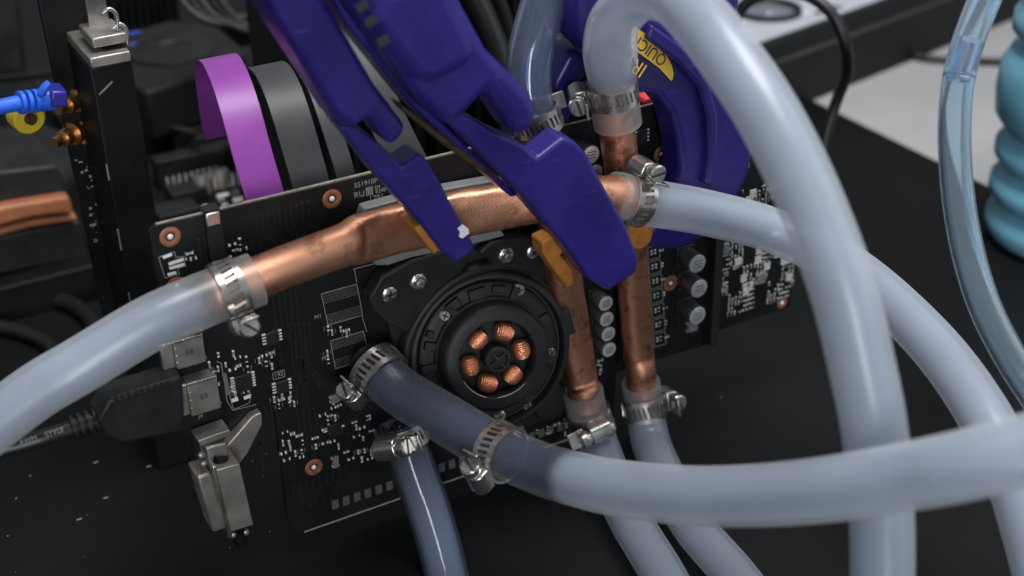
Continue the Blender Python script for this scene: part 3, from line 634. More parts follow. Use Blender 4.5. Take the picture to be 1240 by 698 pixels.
h9 = hose('hose', 'thin transparent blue hose with an inner joint in front of the grey table', H9, 4.9, 'hose_clear')
t9 = H9[2]; build('joint', MB().sweep(spline([D(1174, 50, 431), D(1163, 85, 430), D(1160, 98, 430)], 1.5), 3.55, 24, cap=False), 'hose_clear_dark', h9, smooth=True)
build('joint_ring', MB().lathe(D(1161, 92, 430), H9[3] - H9[2], [(-.6, 3.0), (-.3, 3.9), (.5, 3.9), (.8, 3.0)], 24, cap=False), 'hose_clear', h9, smooth=True)

# ------------------------------------------------------------------ worm-drive hose clamps
def hose_clamp(label, c, axis, R, sdir, flip=1, wid=8.0, spin=0.0):
    c = Vector(c); a = nrm(axis); s = Vector(sdir); s = (s - a * s.dot(a)).normalized(); t = a.cross(s) * flip
    e = thing('hose_clamp', label, 'hose clamp', c, 'steel worm-drive hose clamps')
    th = .75; N = 64; mb = MB()
    def ringseg(h0, h1):
        vs = []; fs = []
        for k in range(N):
            q = 2 * math.pi * k / N; d = s * math.cos(q) + t * math.sin(q)
            for (h, r) in ((h0, R), (h1, R), (h1, R + th), (h0, R + th)): vs.append(c + a * h + d * r)
        for k in range(N):
            k2 = (k + 1) % N
            for j in range(4): fs.append((k * 4 + j, k2 * 4 + j, k2 * 4 + (j + 1) % 4, k * 4 + (j + 1) % 4))
        mb.add(vs, fs)
    ringseg(-wid / 2, -wid / 2 + 1.5); ringseg(wid / 2 - 1.5, wid / 2)
    for k in range(28):
        q = 2 * math.pi * (k + .5) / 28; d = s * math.cos(q) + t * math.sin(q); g = a.cross(d)
        g2 = (g + a * .22).normalized()
        mb.box(c + d * (R + th * .48), (wid - 2.6, th * .9, .82), ((a - g * .18).normalized(), d, g))
    build('band', mb, 'steel', e, smooth=True, angle=30)
    hb = c + s * (R + 2.6)
    # arched housing
    prof = [(-2.7, -2.2), (-2.7, .4), (-2.1, 1.6), (-1.0, 2.3), (1.0, 2.3), (2.1, 1.6), (2.7, .4), (2.7, -2.2)]
    ax = []; vs = []
    mb = MB().prism([hb + a * (p * 1.15) + s * q - t * 3.4 for p, q in prof], t * 6.8); hs = build('housing', mb, 'steel', e, bevel=.35)
    mb = MB().box(c + s * (R + 1.1) + t * 7.2, (wid * .8, .7, 5), (a, s, t)); build('band_tail', mb, 'steel', e, bevel=.15)
    hd = hb + t * 3.4 + s * .3
    mb = MB().lathe(hd, t, [(0, 1.9), (.8, 1.9), (.85, 2.4), (1.2, 2.6), (2.9, 2.6), (3.3, 2.2)], 6 if wid < 0 else 24); sc = build('screw', mb, 'steel', e, smooth=True)
    sl = (a * math.cos(spin) + s * math.sin(spin)); mb = MB().box(hd + t * 3.1, (4.7, .55, .7), (sl, t, sl.cross(t))); build('slot', mb, 'ink', sc)
    mb = MB().lathe(hb - t * 3.4 + s * .3, -t, [(0, 1.7), (.8, 1.7), (1.1, 1.3)], 16); build('screw_end', mb, 'dull_steel', e, smooth=True)
    return e
toc = -ray(600, 400).normalized()
def on(H, x, y):
    """the point of a hose's centre line nearest to the sight line through a pixel, and the direction there"""
    pts = spline(H, 1.5); r = ray(x, y).normalized()
    def off(p): v = p - CAM; return (v - r * v.dot(r)).length
    i = min(range(1, len(pts) - 1), key=lambda i: off(pts[i])); return pts[i], pts[i + 1] - pts[i - 1]
hose_clamp('steel clamp around the milky hose at the long pipe\'s left end', on(H1, 279, 350)[0], H1[0] - H1[2], RH + .1, toc * .5 - Z, -1, 6.0, .9)
hose_clamp('upright steel clamp under the kink of the arching white hose, slotted screw at its left', W(740, 111, -10), H3[2] - H3[1], RH, -X * 1.0 + Y * .45, 1, 6.0, .2)
hose_clamp('steel clamp at the right end of the long copper pipe, screw standing upward', *on(H2, 763, 241), RH + .1, Z + X * .1, 1, 6.0, .5)
hose_clamp('steel clamp on the clear hose behind the large blue clamp', W(650, 144, -9), H8[1] - H8[2], 6.0, Y + X * .3, 1, 6.0, .5)
hose_clamp('steel clamp on the navy end of the nearest hose, beside the empty chip pads', *on(H4, 461, 453), RH + .5, -X * .8 - Z * .55 + toc * .1, -1, 6.0, .4)
hose_clamp('steel clamp halfway along the nearest hose, where it leaves the card', *on(H4, 603, 546), RH + .3, -X * .9 - Z * .55 + toc * .25, -1, 6.0, .4)
hose_clamp('steel clamp on top of the dark blue hose below the motor', *on(H5, 487, 527), 6.5, toc - X * .75, -1, 6.0, .4)
hose_clamp('steel clamp under the tarnished pipe beside the motor', *on(H6, 716, 511), 6.25, toc + X * .15, 1, 7.0, .4)
hose_clamp('steel clamp under the pipe nearest the capacitors', *on(H7, 780, 490), 6.15, X + toc * .1, 1, 7.0, .4)

# ------------------------------------------------------------------ blue bar clamps
def slab(name, px, Y0, Y1, mat, parent, bevel=1.5, seg=4, tilt=None):
    q = [W(x, y, Y0) for x, y in px]; return build(name, MB().prism(q, (0, Y1 - Y0, 0)), mat, parent, bevel=bevel, seg=seg)
ca = thing('bar_clamp', 'smaller blue plastic clamp gripping the flattened copper pipe, white chip near its tip', 'clamp', W(500, 200, -20), 'blue plastic bar clamps')
slab('handle', [(300, -60), (372, -60), (396, 0), (456, 104), (492, 152), (493, 163), (474, 181), (450, 144), (428, 158), (409, 149), (324, 6)], -30, -17, 'blue_plastic', ca, 2.2, 5)
slab('jaw', [(411, 152), (432, 154), (462, 176), (488, 202), (510, 187), (520, 197), (533, 219), (546, 246), (565, 279), (575, 298), (573, 306), (553, 318), (536, 306), (503, 264), (456, 212)], -26, -17, 'blue_plastic', ca, .9, 4)
slab('side_rib', [(296, -60), (318, -60), (340, 10), (420, 150), (416, 162), (330, 32), (306, -8)], -20, -12, 'blue_plastic', ca, 1.0, 3)
pd = slab('pad', [(502, 277), (511, 271), (533, 303), (526, 309)], -24, -15, 'orange_pad', ca, .5, 2)
slab('chip_mark', [(554, 277), (560, 272), (567, 277), (568, 283), (560, 289), (556, 287), (557, 281)], -26.08, -25.5, 'white_mark', ca, 0)
cb = thing('bar_clamp', 'large blue plastic clamp with a stepped jaw reaching across the middle of the card', 'clamp', W(640, 200, -25), 'blue plastic bar clamps')
slab('handle', [(400, -60), (540, -60), (556, -4), (592, 62), (640, 110), (652, 128), (653, 142), (644, 158), (629, 170), (591, 113), (550, 156), (524, 140), (505, 118), (430, 10)], -38, -25, 'blue_plastic', cb, 2.8, 6)
slab('grip_sleeve', [(394, -60), (541, -60), (555, -6), (587, 64), (572, 82), (548, 98), (522, 108), (498, 104), (428, 8)], -39.2, -20, 'blue_plastic', cb, 4.2, 6)
slab('jaw', [(498, 112), (545, 128), (600, 160), (634, 176), (651, 192), (683, 166), (697, 172), (711, 186), (730, 222), (757, 270), (774, 314), (771, 331), (737, 354), (714, 340), (683, 297), (619, 223), (561, 166)], -33, -24.5, 'blue_plastic', cb, 1.1, 4)
slab('side_rib', [(372, -60), (402, -60), (434, 14), (515, 128), (628, 238), (620, 240), (500, 130), (420, 30)], -27, -16, 'blue_plastic', cb, 1.0, 3)
slab('bar', [(486, 128), (500, 136), (560, 180), (606, 214), (604, 222), (556, 190), (494, 140)], -27, -20, 'worn_bar', cb, .6, 2)
for k, (x, y) in enumerate(((438, 10), (449, 28), (464, 52))):
    slab('slot', [(x - 9, y - 3), (x + 4, y - 10), (x + 9, y - 2), (x - 4, y + 6)], -46.0, -46.4, 'ink', cb, 0)
slab('pad', [(656, 294), (670, 287), (685, 300), (679, 310), (693, 325), (696, 344), (688, 350), (668, 323), (658, 307)], -24, -18, 'orange_pad', cb, .5, 2)

cc = thing('bar_clamp', 'blue clamp with yellow oval badge straddling the card edge under the arching hose', 'clamp', W(830, 120, -10), 'blue plastic bar clamps')
q = [(706, -40), (900, -40), (896, 30), (906, 100), (916, 168), (908, 212), (890, 252), (856, 288), (820, 304), (792, 302), (778, 288), (796, 270), (818, 240), (826, 205), (822, 168), (814, 138), (797, 116), (766, 110), (728, 82), (700, 50), (698, 10)]
fr = slab('front_arm', q, -14, -3, 'blue_plastic', cc, 2.0, 4)
slab('reinforcing_rib', [(790, 30), (832, 60), (858, 95), (870, 140), (870, 200), (862, 226), (853, 224), (859, 195), (858, 145), (847, 106), (822, 77), (784, 48)], -16.5, -13, 'blue_plastic', cc, .9, 3)
slab('rear_arm', [(672, 100), (690, 66), (704, 60), (745, 66), (742, 92), (706, 96), (694, 120), (690, 165), (690, 240), (668, 240), (664, 160)], 4, 16, 'blue_plastic', cc, 1.6, 4)
slab('cross_head', [(690, -40), (760, -40), (770, 60), (716, 62), (694, 30)], -10, 14, 'blue_plastic', cc, 2.0, 4)
def oval(cx, cy, a, b, ang, Yp, mat, name, n=40, cut=None):
    p = []
    for k in range(n):
        t = 2 * math.pi * k / n; x, y = a * math.cos(t), b * math.sin(t); c, s = math.cos(ang), math.sin(ang); p.append(W(cx + x * c - y * s, cy + x * s + y * c, Yp))
    return build(name, MB().prism(p, (0, .3, 0)), mat, cc)
an = math.atan2(72, 97)
build('fitting', MB().lathe(W(452, 444, -5), H4[0] - H4[1], [(-2, 5.2), (4, 5.2)], 24), 'matte_black', card, smooth=True)
bd = oval(764, 62, 66, 31, an, -14.25, 'navy_print', 'badge')
# yellow crescent: upper half of the oval
p = []
c_, s_ = math.cos(an), math.sin(an)
for k in range(25):
    t = math.pi + math.pi * k / 24; x, y = 61 * math.cos(t), 27 * math.sin(t); p.append(W(764 + x * c_ - y * s_, 62 + x * s_ + y * c_, -14.55))
p.append(W(764 + 40 * c_ + 4 * s_, 62 + 40 * s_ - 4 * c_, -14.55)); p.append(W(764 - 40 * c_ + 4 * s_, 62 - 40 * s_ - 4 * c_, -14.55))
build('badge_crescent', MB().prism(p, (0, .28, 0)), 'yellow_print', cc)
xd = W(700, 10, -14) - W(797, 82, -14); yd = W(740, 92, -14) - W(764, 60, -14)
text('lettering', 'QUICK-GRIP', W(771, 49, -14.6), xd, yd, 4.4, 'navy_print', cc)
text('lettering', 'IRWIN', W(757, 70, -14.6), xd, yd, 5.6, 'yellow_print', cc)
build('pad', MB().lathe(W(772, 283, -12), -Y, [(-8, 4.2), (1.5, 4.2), (2, 3.8)], 28), 'orange_pad', cc, smooth=True)

# ------------------------------------------------------------------ black video cable plugged in on the left
vc = thing('video_cable', 'black display cable plugged into the card from the left', 'cable', W(170, 495, -5))
pl = build('plug', MB().prism([W(221, 456, -9), W(224, 500, -9), W(222, 524, -9), W(150, 538, -9), W(128, 530, -9), W(117, 510, -9), W(131, 484, -9)], (0, 8.5, 0)), 'black_plastic', vc, bevel=1.0, seg=3)
mb = MB()
for k in range(9):
    a = W(140 + k * 8, 483 - k * 2.4, -9.2); mb.box(a, (.8, .5, 1.3))
build('grip_ribs', mb, 'black_plastic', pl, bevel=.1)
mb = MB(); ctr = spline([W(124, 507, -5), W(78, 522, -5)], 1.0); mb.sweep(ctr, 2.3, 16)
build('strain_relief', mb, 'black_plastic', vc, smooth=True)
for k in range(4):
    c = W(116 - k * 9, 509.5 + k * 3, -5); mb = MB().lathe(c, W(78, 522, -5) - W(124, 507, -5), [(-.6, 2.4), (-.5, 3.2), (.5, 3.2), (.6, 2.4)], 20, cap=False); build('relief_ring', mb, 'black_plastic', vc, smooth=True)
mb = MB().sweep(spline([W(82, 521, -5), W(50, 531, -5), W(20, 540, -4), W(-10, 547, -3), W(-60, 556, 0)], 1.5), 2.15, 18); build('cord', mb, 'cable_black', vc, smooth=True)
for s, x, y in (('AWM', 34, 533.5), ('STYLE', 66, 524)):
    a, b = W(x - 10, y + 3.2, -7.2), W(x + 10, y - 3.2, -7.2); n_ = (b - a).cross(ray(x, y)); n_ = n_ if n_.z > 0 else -n_
    text('lettering', s, W(x, y, -7.25), b - a, n_, 1.7, 'silk', vc)
# ------------------------------------------------------------------ test bench and computer parts behind the card
def obox(name, lo, hi, mat, label, cat, bevel=.4, group=None): return tag(build(name, MB().bb(lo, hi), mat, bevel=bevel), label, cat, group)
t1 = G(75, 330, 14)
tray = thing('bench_tray', 'black steel bench tray with a bright front edge behind the left hose', 'tray', (t1.x, t1.y, 0))
build('deck', MB().bb((-420, t1.y, 9), (220, t1.y + 400, 14)), 'black_metal', tray, bevel=.5)
build('front_rail', MB().bb((-420, t1.y - 1.5, 0.1), (220, t1.y - .1, 14.2)), 'black_metal', tray, bevel=.4)
a = G(143, 318, 14.5); build('rail_clip', MB().bb((a.x - 5, t1.y - 4, 5), (a.x + 5, t1.y + 10, 20)), 'black_plastic', tray, bevel=.8)
# upright slot column
u0, u1 = W(106, 70, 60), W(160, 75, 60)
col = thing('slot_column', 'tall black metal column with a grey slotted cap left of the card', 'bench column', (u0.x, 60, 0))
build('post', MB().bb((u0.x, 60, .1), (u1.x, 84, u0.z - 3)), 'black_metal', col, bevel=.5)
cp = build('cap', MB().bb((u0.x + .3, 59, u0.z - 3), (u1.x - .3, 84, u0.z)), 'dull_steel', col, bevel=.4)
c = W(137, 63, 66); build('slot', MB().bb((c.x - 3, 62, u0.z - .6), (c.x + 4, 72, u0.z + .08)), 'ink', cp)
for z_ in (30, 55, 78, 100): build('edge_nick', MB().bb((u0.x - .2, 59.8, z_), (u0.x + .25, 60.2, z_ + random.uniform(4, 9))), 'dull_steel', col)
build('scratch', MB().box(W(128, 107, 59.9), (5, .12, .5), (nrm(W(136, 100, 60) - W(122, 114, 60)), Y, nrm(W(136, 100, 60) - W(122, 114, 60)).cross(Y))), 'dull_steel', col)
# bracket tip above
br = thing('slot_bracket', 'bright steel expansion bracket end above the black column', 'bracket', W(120, 20, 72))
a = W(120, 20, 72); z0 = W(115, 38, 70).z
build('strip', MB().bb((W(106, 20, 72).x, 72, z0), (W(131, 14, 72).x, 73.2, z0 + 60)), 'steel', br, bevel=.3)
build('foot', MB().bb((W(101, 34, 70).x, 62, z0 - 2), (W(143, 30, 70).x, 76, z0 + .8)), 'dull_steel', br, bevel=.4)
for x, y in ((135, 24), (147, 42)):
    p = W(x, y, 64); build('spring_hook', MB().sweep(spline([p + Vector((-2, 0, 2)), p + Vector((0, 0, 3)), p + Vector((1.5, 0, 1)), p + Vector((1.2, 0, -3))], .7), .6, 10), 'steel', br, smooth=True)
# dusty dark side panel and back plate at far left
pn = thing('port_panel', 'dusty dark port panel at the far left behind the blue network plug', 'panel', W(90, 250, 85))
build('plate', MB().prism([W(40, -30, 84), W(104, -30, 84), W(178, 440, 84), W(140, 450, 84), W(84, 180, 84)], (0, 3, 0)), 'black_metal', pn, bevel=.4)
mb = MB()
for k in range(34):
    t = random.random(); x = 95 + 45 * t + random.uniform(-18, 18); y = 190 + 130 * t + random.uniform(-15, 15); p = W(x, y, 83.7); r = random.choice((.25, .35, .5, .8)); mb.box(p, (r * random.choice((1, 1, 2.4)), .2, r))
build('dust', mb, 'silk', pn, kind='stuff')
for (x, y, s) in ((97, 120, 'brass'), (92, 160, 'brass')):
    p = W(x, y, 84); q = build('antenna_socket', MB().lathe(p, Vector((-.75, -.6, 0.05)), [(0, 3.4), (2, 3.4), (2.05, 2.4), (6, 2.4), (6.1, 1.6), (10, 1.6)], 18), s, pn, smooth=True)
build('washer', MB().lathe(W(104, 159, 84), -Y, [(0, 3.6), (1.2, 3.6)], 20), 'orange_shell', pn, smooth=True)
# network cable
nc = thing('network_cable', 'bright blue network cable with ribbed boot entering at the left edge', 'cable', W(40, 122, 70))
build('cord', MB().sweep(spline([W(-60, 132, 62), W(-10, 131, 64), W(22, 125, 66)], 2), 2.1, 16), 'net_blue', nc, smooth=True)
a, b = W(20, 125, 66), W(62, 120, 68); d = nrm(b - a)
build('boot', MB().cyl(W(42, 122, 67), b, 2.7, 3.3, 16), 'net_blue', nc, smooth=True)
for k in range(4):
    p = a.lerp(b, .12 + k * .2); build('boot_rib', MB().lathe(p, d, [(-.6, 2.3), (-.5, 3.2), (.5, 3.2), (.6, 2.3)], 16), 'net_blue', nc, smooth=True)
build('latch', MB().sweep([W(50, 113, 65), W(56, 104, 64), W(60, 100, 64)], [1.2, 1.2, .9], 10), 'net_blue', nc, smooth=True)
build('plug', MB().prism([W(62, 111, 64), W(82, 111, 64), W(82, 130, 64), W(62, 131, 64)], (0, 8, 0)), 'net_dark', nc, bevel=.6)
yp = thing('audio_plug', 'round yellow plug hanging below the blue network cable', 'plug', W(33, 143, 75))
build('body', MB().lathe(W(31, 140, 72), nrm(W(42, 148, 68) - W(26, 136, 76)), [(-3, 3.8), (-2.4, 4.6), (2.4, 4.6), (3, 4)], 22), 'yellow_plug', yp, smooth=True)
build('tip', MB().lathe(W(36, 144, 68), nrm(W(42, 148, 68) - W(26, 136, 76)), [(0, 1.6), (1.5, 1.4)], 14), 'worn_bar', yp, smooth=True)
# orange-banded shell low at the left
os_ = thing('banded_shell', 'black moulded shell with two orange bands low at the left edge', 'shell', W(40, 270, 75))
for (q, m, n_, y0, y1) in ((([(-40, 262), (8, 250), (84, 238), (90, 258), (40, 264), (-5, 276), (-40, 290)]), 'orange_shell', 'upper_band', 182, 200), (([(-40, 290), (4, 276), (45, 266), (92, 261), (96, 268), (40, 276), (-40, 298)]), 'orange_shell', 'lower_band', 184, 200),
                       (([(-60, 215), (20, 206), (70, 200), (84, 237), (8, 249), (-60, 268)]), 'black_plastic', 'upper_body', 187, 230), (([(-60, 300), (40, 277), (98, 268), (112, 312), (60, 322), (-60, 345)]), 'black_plastic', 'lower_body', 188, 230)):
    build(n_, MB().prism([W(x, y, y0) for x, y in q], (0, y1 - y0, 0)), m, os_, bevel=1.4, seg=3)
hs = thing('drive_case', 'dull black case with rounded corner in the upper left corner', 'case', W(20, 60, 150))
build('body', MB().prism([W(x, y, 330) for x, y in ((-60, -60), (18, -60), (34, 90), (-60, 104))], (0, 60, 0)), 'black_plastic', hs, bevel=3, seg=3)
build('lower_lip', MB().prism([W(x, y, 326) for x, y in ((-60, 98), (95, 84), (96, 92), (-60, 108))], (0, 10, 0)), 'black_metal', hs, bevel=.6)
hs2 = thing('rounded_cover', 'dark rounded plastic cover under the yellow plug', 'cover', W(20, 180, 120))
build('shell', MB().lathe(W(18, 215, 255), Z, [(-20, 34), (0, 33), (8, 30), (14, 22), (16, 8)], 40), 'black_plastic', hs2, smooth=True)

# motherboard on the tray
mbz = 24
bd_ = thing('motherboard', 'dark motherboard lying behind the card, crowded with capacitors and sockets', 'motherboard', W(260, 230, 60))
bx0, by0 = -52, 120
build('board', MB().bb((bx0, by0, mbz - 1.6), (bx0 + 230, by0 + 240, mbz)), 'pcb', bd_, bevel=.2)
build('standoff', MB().bb((bx0 + 4, by0 + 4, 14.2 if by0 > t1.y else .1), (bx0 + 9, by0 + 9, mbz - 1.7)), 'dull_steel', bd_)
build('standoff', MB().bb((bx0 + 170, by0 + 4, .1), (bx0 + 175, by0 + 9, mbz - 1.7)), 'dull_steel', bd_)
for (x, y, r, h) in ((243, 212, 3.6, 9), (266, 206, 3.4, 9), (300, 196, 3.4, 8), (352, 178, 3.2, 8)):
    p = G(x, y, mbz + h); c = Vector((p.x, p.y, mbz)); q = build('capacitor', MB().lathe(c, Z, [(0, r), (h - .5, r), (h, r * .9)], 24), 'dull_steel', bd_, smooth=True)
    build('can_top', MB().lathe(c + Z * h, Z, [(.02, r * .85), (.3, r * .7)], 20), 'steel', q, smooth=True)
mb = MB(); mb2 = MB()
for k in range(90):
    x, y = random.uniform(195, 345), random.uniform(175, 262); p = G(x, y, mbz); s = random.uniform(.8, 2.4)
    (mb if random.random() < .3 else mb2).box((p.x, p.y, mbz + s * .4), (s * random.choice((1, 2)), s, s * .9))
build('solder_joints', mb, 'solder', bd_, kind='stuff'); build('small_components', mb2, 'chip_body', bd_, kind='stuff')
for (x, y, sx, sy, h) in ((235, 182, 34, 8, 12), (225, 226, 14, 10, 6), (300, 150, 60, 6, 10), (212, 250, 16, 12, 4), (330, 165, 50, 6, 11)):
    p = G(x, y, mbz + h); q = build('slot_socket', MB().bb((p.x - sx / 2, p.y - sy / 2, mbz), (p.x + sx / 2, p.y + sy / 2, mbz + h)), 'black_plastic', bd_, bevel=.4)
    build('groove', MB().bb((p.x - sx / 2 + 1.5, p.y - .8, mbz + h - .5), (p.x + sx / 2 - 1.5, p.y + .8, mbz + h + .06)), 'ink', q)
for k in range(14):
    x, y = random.choice(((200, 182), (222, 176), (255, 190), (285, 178), (305, 214), (335, 196), (214, 214), (280, 226), (352, 205), (196, 204)));
    x += random.uniform(-7, 7); y += random.uniform(-7, 7); h = random.uniform(3, 6); r = random.uniform(1.2, 2.2); p = G(x, y, mbz + h)
    build('capacitor', MB().lathe(Vector((p.x, p.y, mbz)), Z, [(0, r), (h - .3, r), (h, r * .85)], 14), random.choice(('dull_steel', 'can_side', 'steel')), bd_, smooth=True)
for (x, y, n_) in ((205, 235, 9), (262, 236, 7), (300, 172, 12), (232, 164, 8)):
    p = G(x, y, mbz); hd_ = build('pin_header', MB().bb((p.x - 1.5, p.y - 1.5, mbz), (p.x + n_ * 2.5, p.y + 1.5, mbz + 2.4)), 'black_plastic', bd_, bevel=.2)
    mb = MB()
    for k in range(n_): mb.bb((p.x + k * 2.5 - .3, p.y - .3, mbz + 2.4), (p.x + k * 2.5 + .3, p.y + .3, mbz + 7))
    build('pins', mb, 'solder', hd_, kind='stuff')
wbn = thing('wire_bundle', 'bundle of thin dark wires crossing the motherboard behind the purple ribbon', 'wires', G(260, 150, mbz))
for k in range(6):
    a = G(190 + k * 6, 150 + k * 5, mbz + 10); b = G(262 + k * 4, 160 - k * 4, mbz + 22 + k * 2); c = G(350 + k * 5, 120 + k * 7, mbz + 8)
    build('wire', MB().sweep(spline([a, b, c], 3), 1.0, 8), random.choice(('cable_black', 'grey_ribbon', 'cable_black', 'worn_bar')), wbn, smooth=True)
wbs = thing('power_leads', 'dark power leads hanging behind the column at the top left', 'wires', W(200, 10, 240))
for k in range(5):
    build('wire', MB().sweep(spline([W(205 + k * 12, -25, 230), W(230 + k * 14, 12 + k * 3, 225), W(265 + k * 17, 30 + k * 4, 222), W(300 + k * 18, 22 + k * 9, 230), W(335 + k * 18, 60 + k * 10, 240)], 3), 1.6, 10), 'cable_black' if k % 2 else 'grey_ribbon', wbs, smooth=True)
# processor cooler with fan and fins
k0 = W(200, 75, 262)
ck = thing('processor_cooler', 'large black processor cooler with flat top and grey fins in the upper left', 'cooler', (k0.x, 270, mbz))
zt_ = k0.z
top = [G(x, y, zt_) for x, y in ((150, 40), (205, 24), (262, 30), (300, 62), (246, 88), (176, 112), (158, 100))]
build('shroud', MB().prism(top, (0, 0, -22)), 'matte_black', ck, bevel=2, seg=3)
build('core', MB().bb((k0.x - 10, 275, mbz + .1), (k0.x + 40, 330, zt_ - 22)), 'black_metal', ck)
cen = G(208, 62, zt_ + .2); build('hub_disc', MB().lathe(cen, Z, [(0, 19), (1.2, 18.6), (1.6, 17.5), (1.6, 9), (1.0, 8.5), (1.0, .5)], 40), 'black_plastic', ck, smooth=True)
for k in range(9):
    p = W(140 + k * 9, 8 - k * .5, 365); build('fin', MB().bb((p.x - 1.8, 360, mbz + .1), (p.x + .2, 400, p.z + 30)), 'black_metal', ck)
for (x, y, w) in ((158, 41, 9), (162, 54, 7), (180, 56, 4)):
    p = G(x, y, zt_ + 1.2); build('blue_glint_bar', MB().box(p, (w, 1.6, 1.0)), 'blue_glint', ck, bevel=.2)  # blue glints on the cooler top, put in as unlit coloured bars
# rear frame bars
rb = thing('frame_bar', 'dark frame bar running behind the purple ribbon near the top', 'bar', W(280, 40, 150))
a, b = W(215, 44, 300), W(420, 2, 300); build('beam', MB().box((a + b) / 2, ((b - a).length, 8, 5), (nrm(b - a), Y, nrm(b - a).cross(Y))), 'black_metal', rb, bevel=.6)
a, b = W(210, 62, 310), W(330, 34, 310); build('lower_beam', MB().box((a + b) / 2, ((b - a).length, 8, 9), (nrm(b - a), Y, nrm(b - a).cross(Y))), 'black_plastic', rb, bevel=.6)
kn = thing('round_knob', 'pale metal knob between the ribbons and the smaller blue clamp', 'knob', W(318, 46, 140))
build('dial', MB().lathe(W(318, 44, 280), nrm(toc + Z * .4), [(0, 5.5), (2, 5.4), (2.5, 4.6), (2.3, 2.5), (1.4, 2.2), (1.4, .3)], 26), 'dull_steel', kn, smooth=True)
build('stem', MB().cyl(W(318, 44, 280), W(318, 44, 280) - toc * 25, 3, 3), 'black_metal', kn, smooth=True)
# ribbons
def ribbon(name, label, mat, path, wv, th=.7):
    pts = spline(path, 1.5); n = len(pts); vs = []; fs = []; w = Vector(wv)
    for i, p in enumerate(pts):
        t = (pts[min(i + 1, n - 1)] - pts[max(i - 1, 0)]).normalized(); nn = t.cross(w).normalized()
        for (a, b) in ((-1, -1), (1, -1), (1, 1), (-1, 1)): vs.append(p + w * (a * .5) + nn * (b * th / 2))
    for i in range(n - 1):
        for k in range(4): fs.append((i * 4 + k, i * 4 + (k + 1) % 4, (i + 1) * 4 + (k + 1) % 4, (i + 1) * 4 + k))
    fs.append((3, 2, 1, 0)); fs.append(tuple((n - 1) * 4 + k for k in range(4)))
    return tag(build(name, MB().add(vs, fs), mat, smooth=True, angle=40), label, 'ribbon cable', 'flat ribbon cables')
wv = X * 10.2
ribbon('ribbon_cable', 'bright purple flat ribbon cable looping up behind the card', 'purple_ribbon', [W(326, 262, 8), W(320, 236, 9), W(305, 185, 13), W(290, 130, 20), W(277, 92, 30), W(266, 72, 42), W(258, 74, 54), W(258, 96, 64), W(262, 130, 70), W(268, 165, 74)], wv)
ribbon('ribbon_cable', 'wide dark grey ribbon cable between the purple one and the blue clamp', 'grey_ribbon', [W(381, 240, 8), W(370, 200, 10), W(354, 145, 14), W(340, 105, 22), W(326, 82, 34), W(314, 84, 48), W(310, 110, 60)], X * 10.0)
ribbon('ribbon_cable', 'narrow grey ribbon cable half hidden behind the smaller blue clamp', 'grey_ribbon', [W(424, 232, 8), W(412, 190, 10), W(396, 140, 15), W(384, 108, 22), W(374, 92, 34), W(366, 96, 46)], X * 5.2)
ribbon('ribbon_cable', 'pale grey ribbon cable showing between the two blue clamps', 'grey_ribbon', [W(505, 215, 9), W(478, 165, 14), W(448, 100, 22), W(425, 50, 32), W(410, 20, 44)], X * 11.0)
# dark clutter between and behind the clamps
def wire(label, px, r, mat, name='cable'): return tag(build(name, MB().sweep(spline([p if isinstance(p, Vector) else W(*p) for p in px], 2.5), r, 14), mat, smooth=True), label, 'cable', 'loose cables in the background')
wire('thick black cable curving beside the clear hose at the top edge', [(560, -30, 110), (585, 20, 105), (604, 70, 100), (612, 120, 95), (620, 170, 90)], 4.5, 'cable_black')
wire('black cable hanging behind the large blue clamp near the top', [(590, -30, 120), (612, 30, 118), (620, 80, 115), (600, 140, 110)], 3.2, 'cable_black')
wire('pale pinkish wire showing right of the clear hose at the top', [(712, -20, 100), (694, 20, 100), (676, 45, 100), (668, 70, 102)], 3.6, 'pale_wire')
wire('pale wire crossing behind the clear hose', [(700, 15, 120), (690, 38, 120), (672, 52, 120), (650, 60, 120)], 2.2, 'pale_wire')
wire('black wire bundle bending behind the badge clamp', [(672, -20, 95), (690, 25, 95), (706, 55, 92), (720, 100, 90)], 3.4, 'cable_black')
wire('black cable drooping over the tray under the left hose, upper one', [G(-30, 375, 3), G(30, 362, 3), G(80, 366, 3), G(112, 390, 3), G(118, 430, 3)], 3.0, 'cable_black')
wire('black cable drooping over the tray under the left hose, lower one', [G(-30, 392, 3), G(20, 400, 3), G(60, 418, 3), G(80, 450, 3)], 2.6, 'cable_black')
# black block behind the card's top edge at the clamps
kb = thing('power_block', 'dark finned power block behind the blue clamps', 'heatsink', W(560, 90, 130))
p = W(560, 60, 130); build('core', MB().bb((p.x - 60, 130, mbz), (p.x + 70, 190, p.z + 25)), 'matte_black', kb, bevel=1)
for k in range(16):
    xx = p.x - 58 + k * 8.2; build('fin', MB().bb((xx, 120, mbz + 10), (xx + 2.2, 129.8, p.z + 22)), 'black_metal', kb)
rd = thing('red_connector', 'two small red connector ends showing above the card edge beside the kinked hose', 'connector', W(780, 120, 12))
build('tab', MB().prism([W(x, y, 10) for x, y in ((782, 120), (792, 118), (797, 124), (780, 127))], (0, 5, 0)), 'red_part', rd, bevel=.4)
build('tab', MB().prism([W(x, y, 10) for x, y in ((764, 122), (769, 120), (772, 127), (765, 129))], (0, 5, 0)), 'red_part', rd, bevel=.4)
build('body', MB().prism([W(x, y, 16) for x, y in ((752, 118), (800, 108), (810, 150), (758, 160))], (0, 8, 0)), 'black_plastic', rd, bevel=.6)

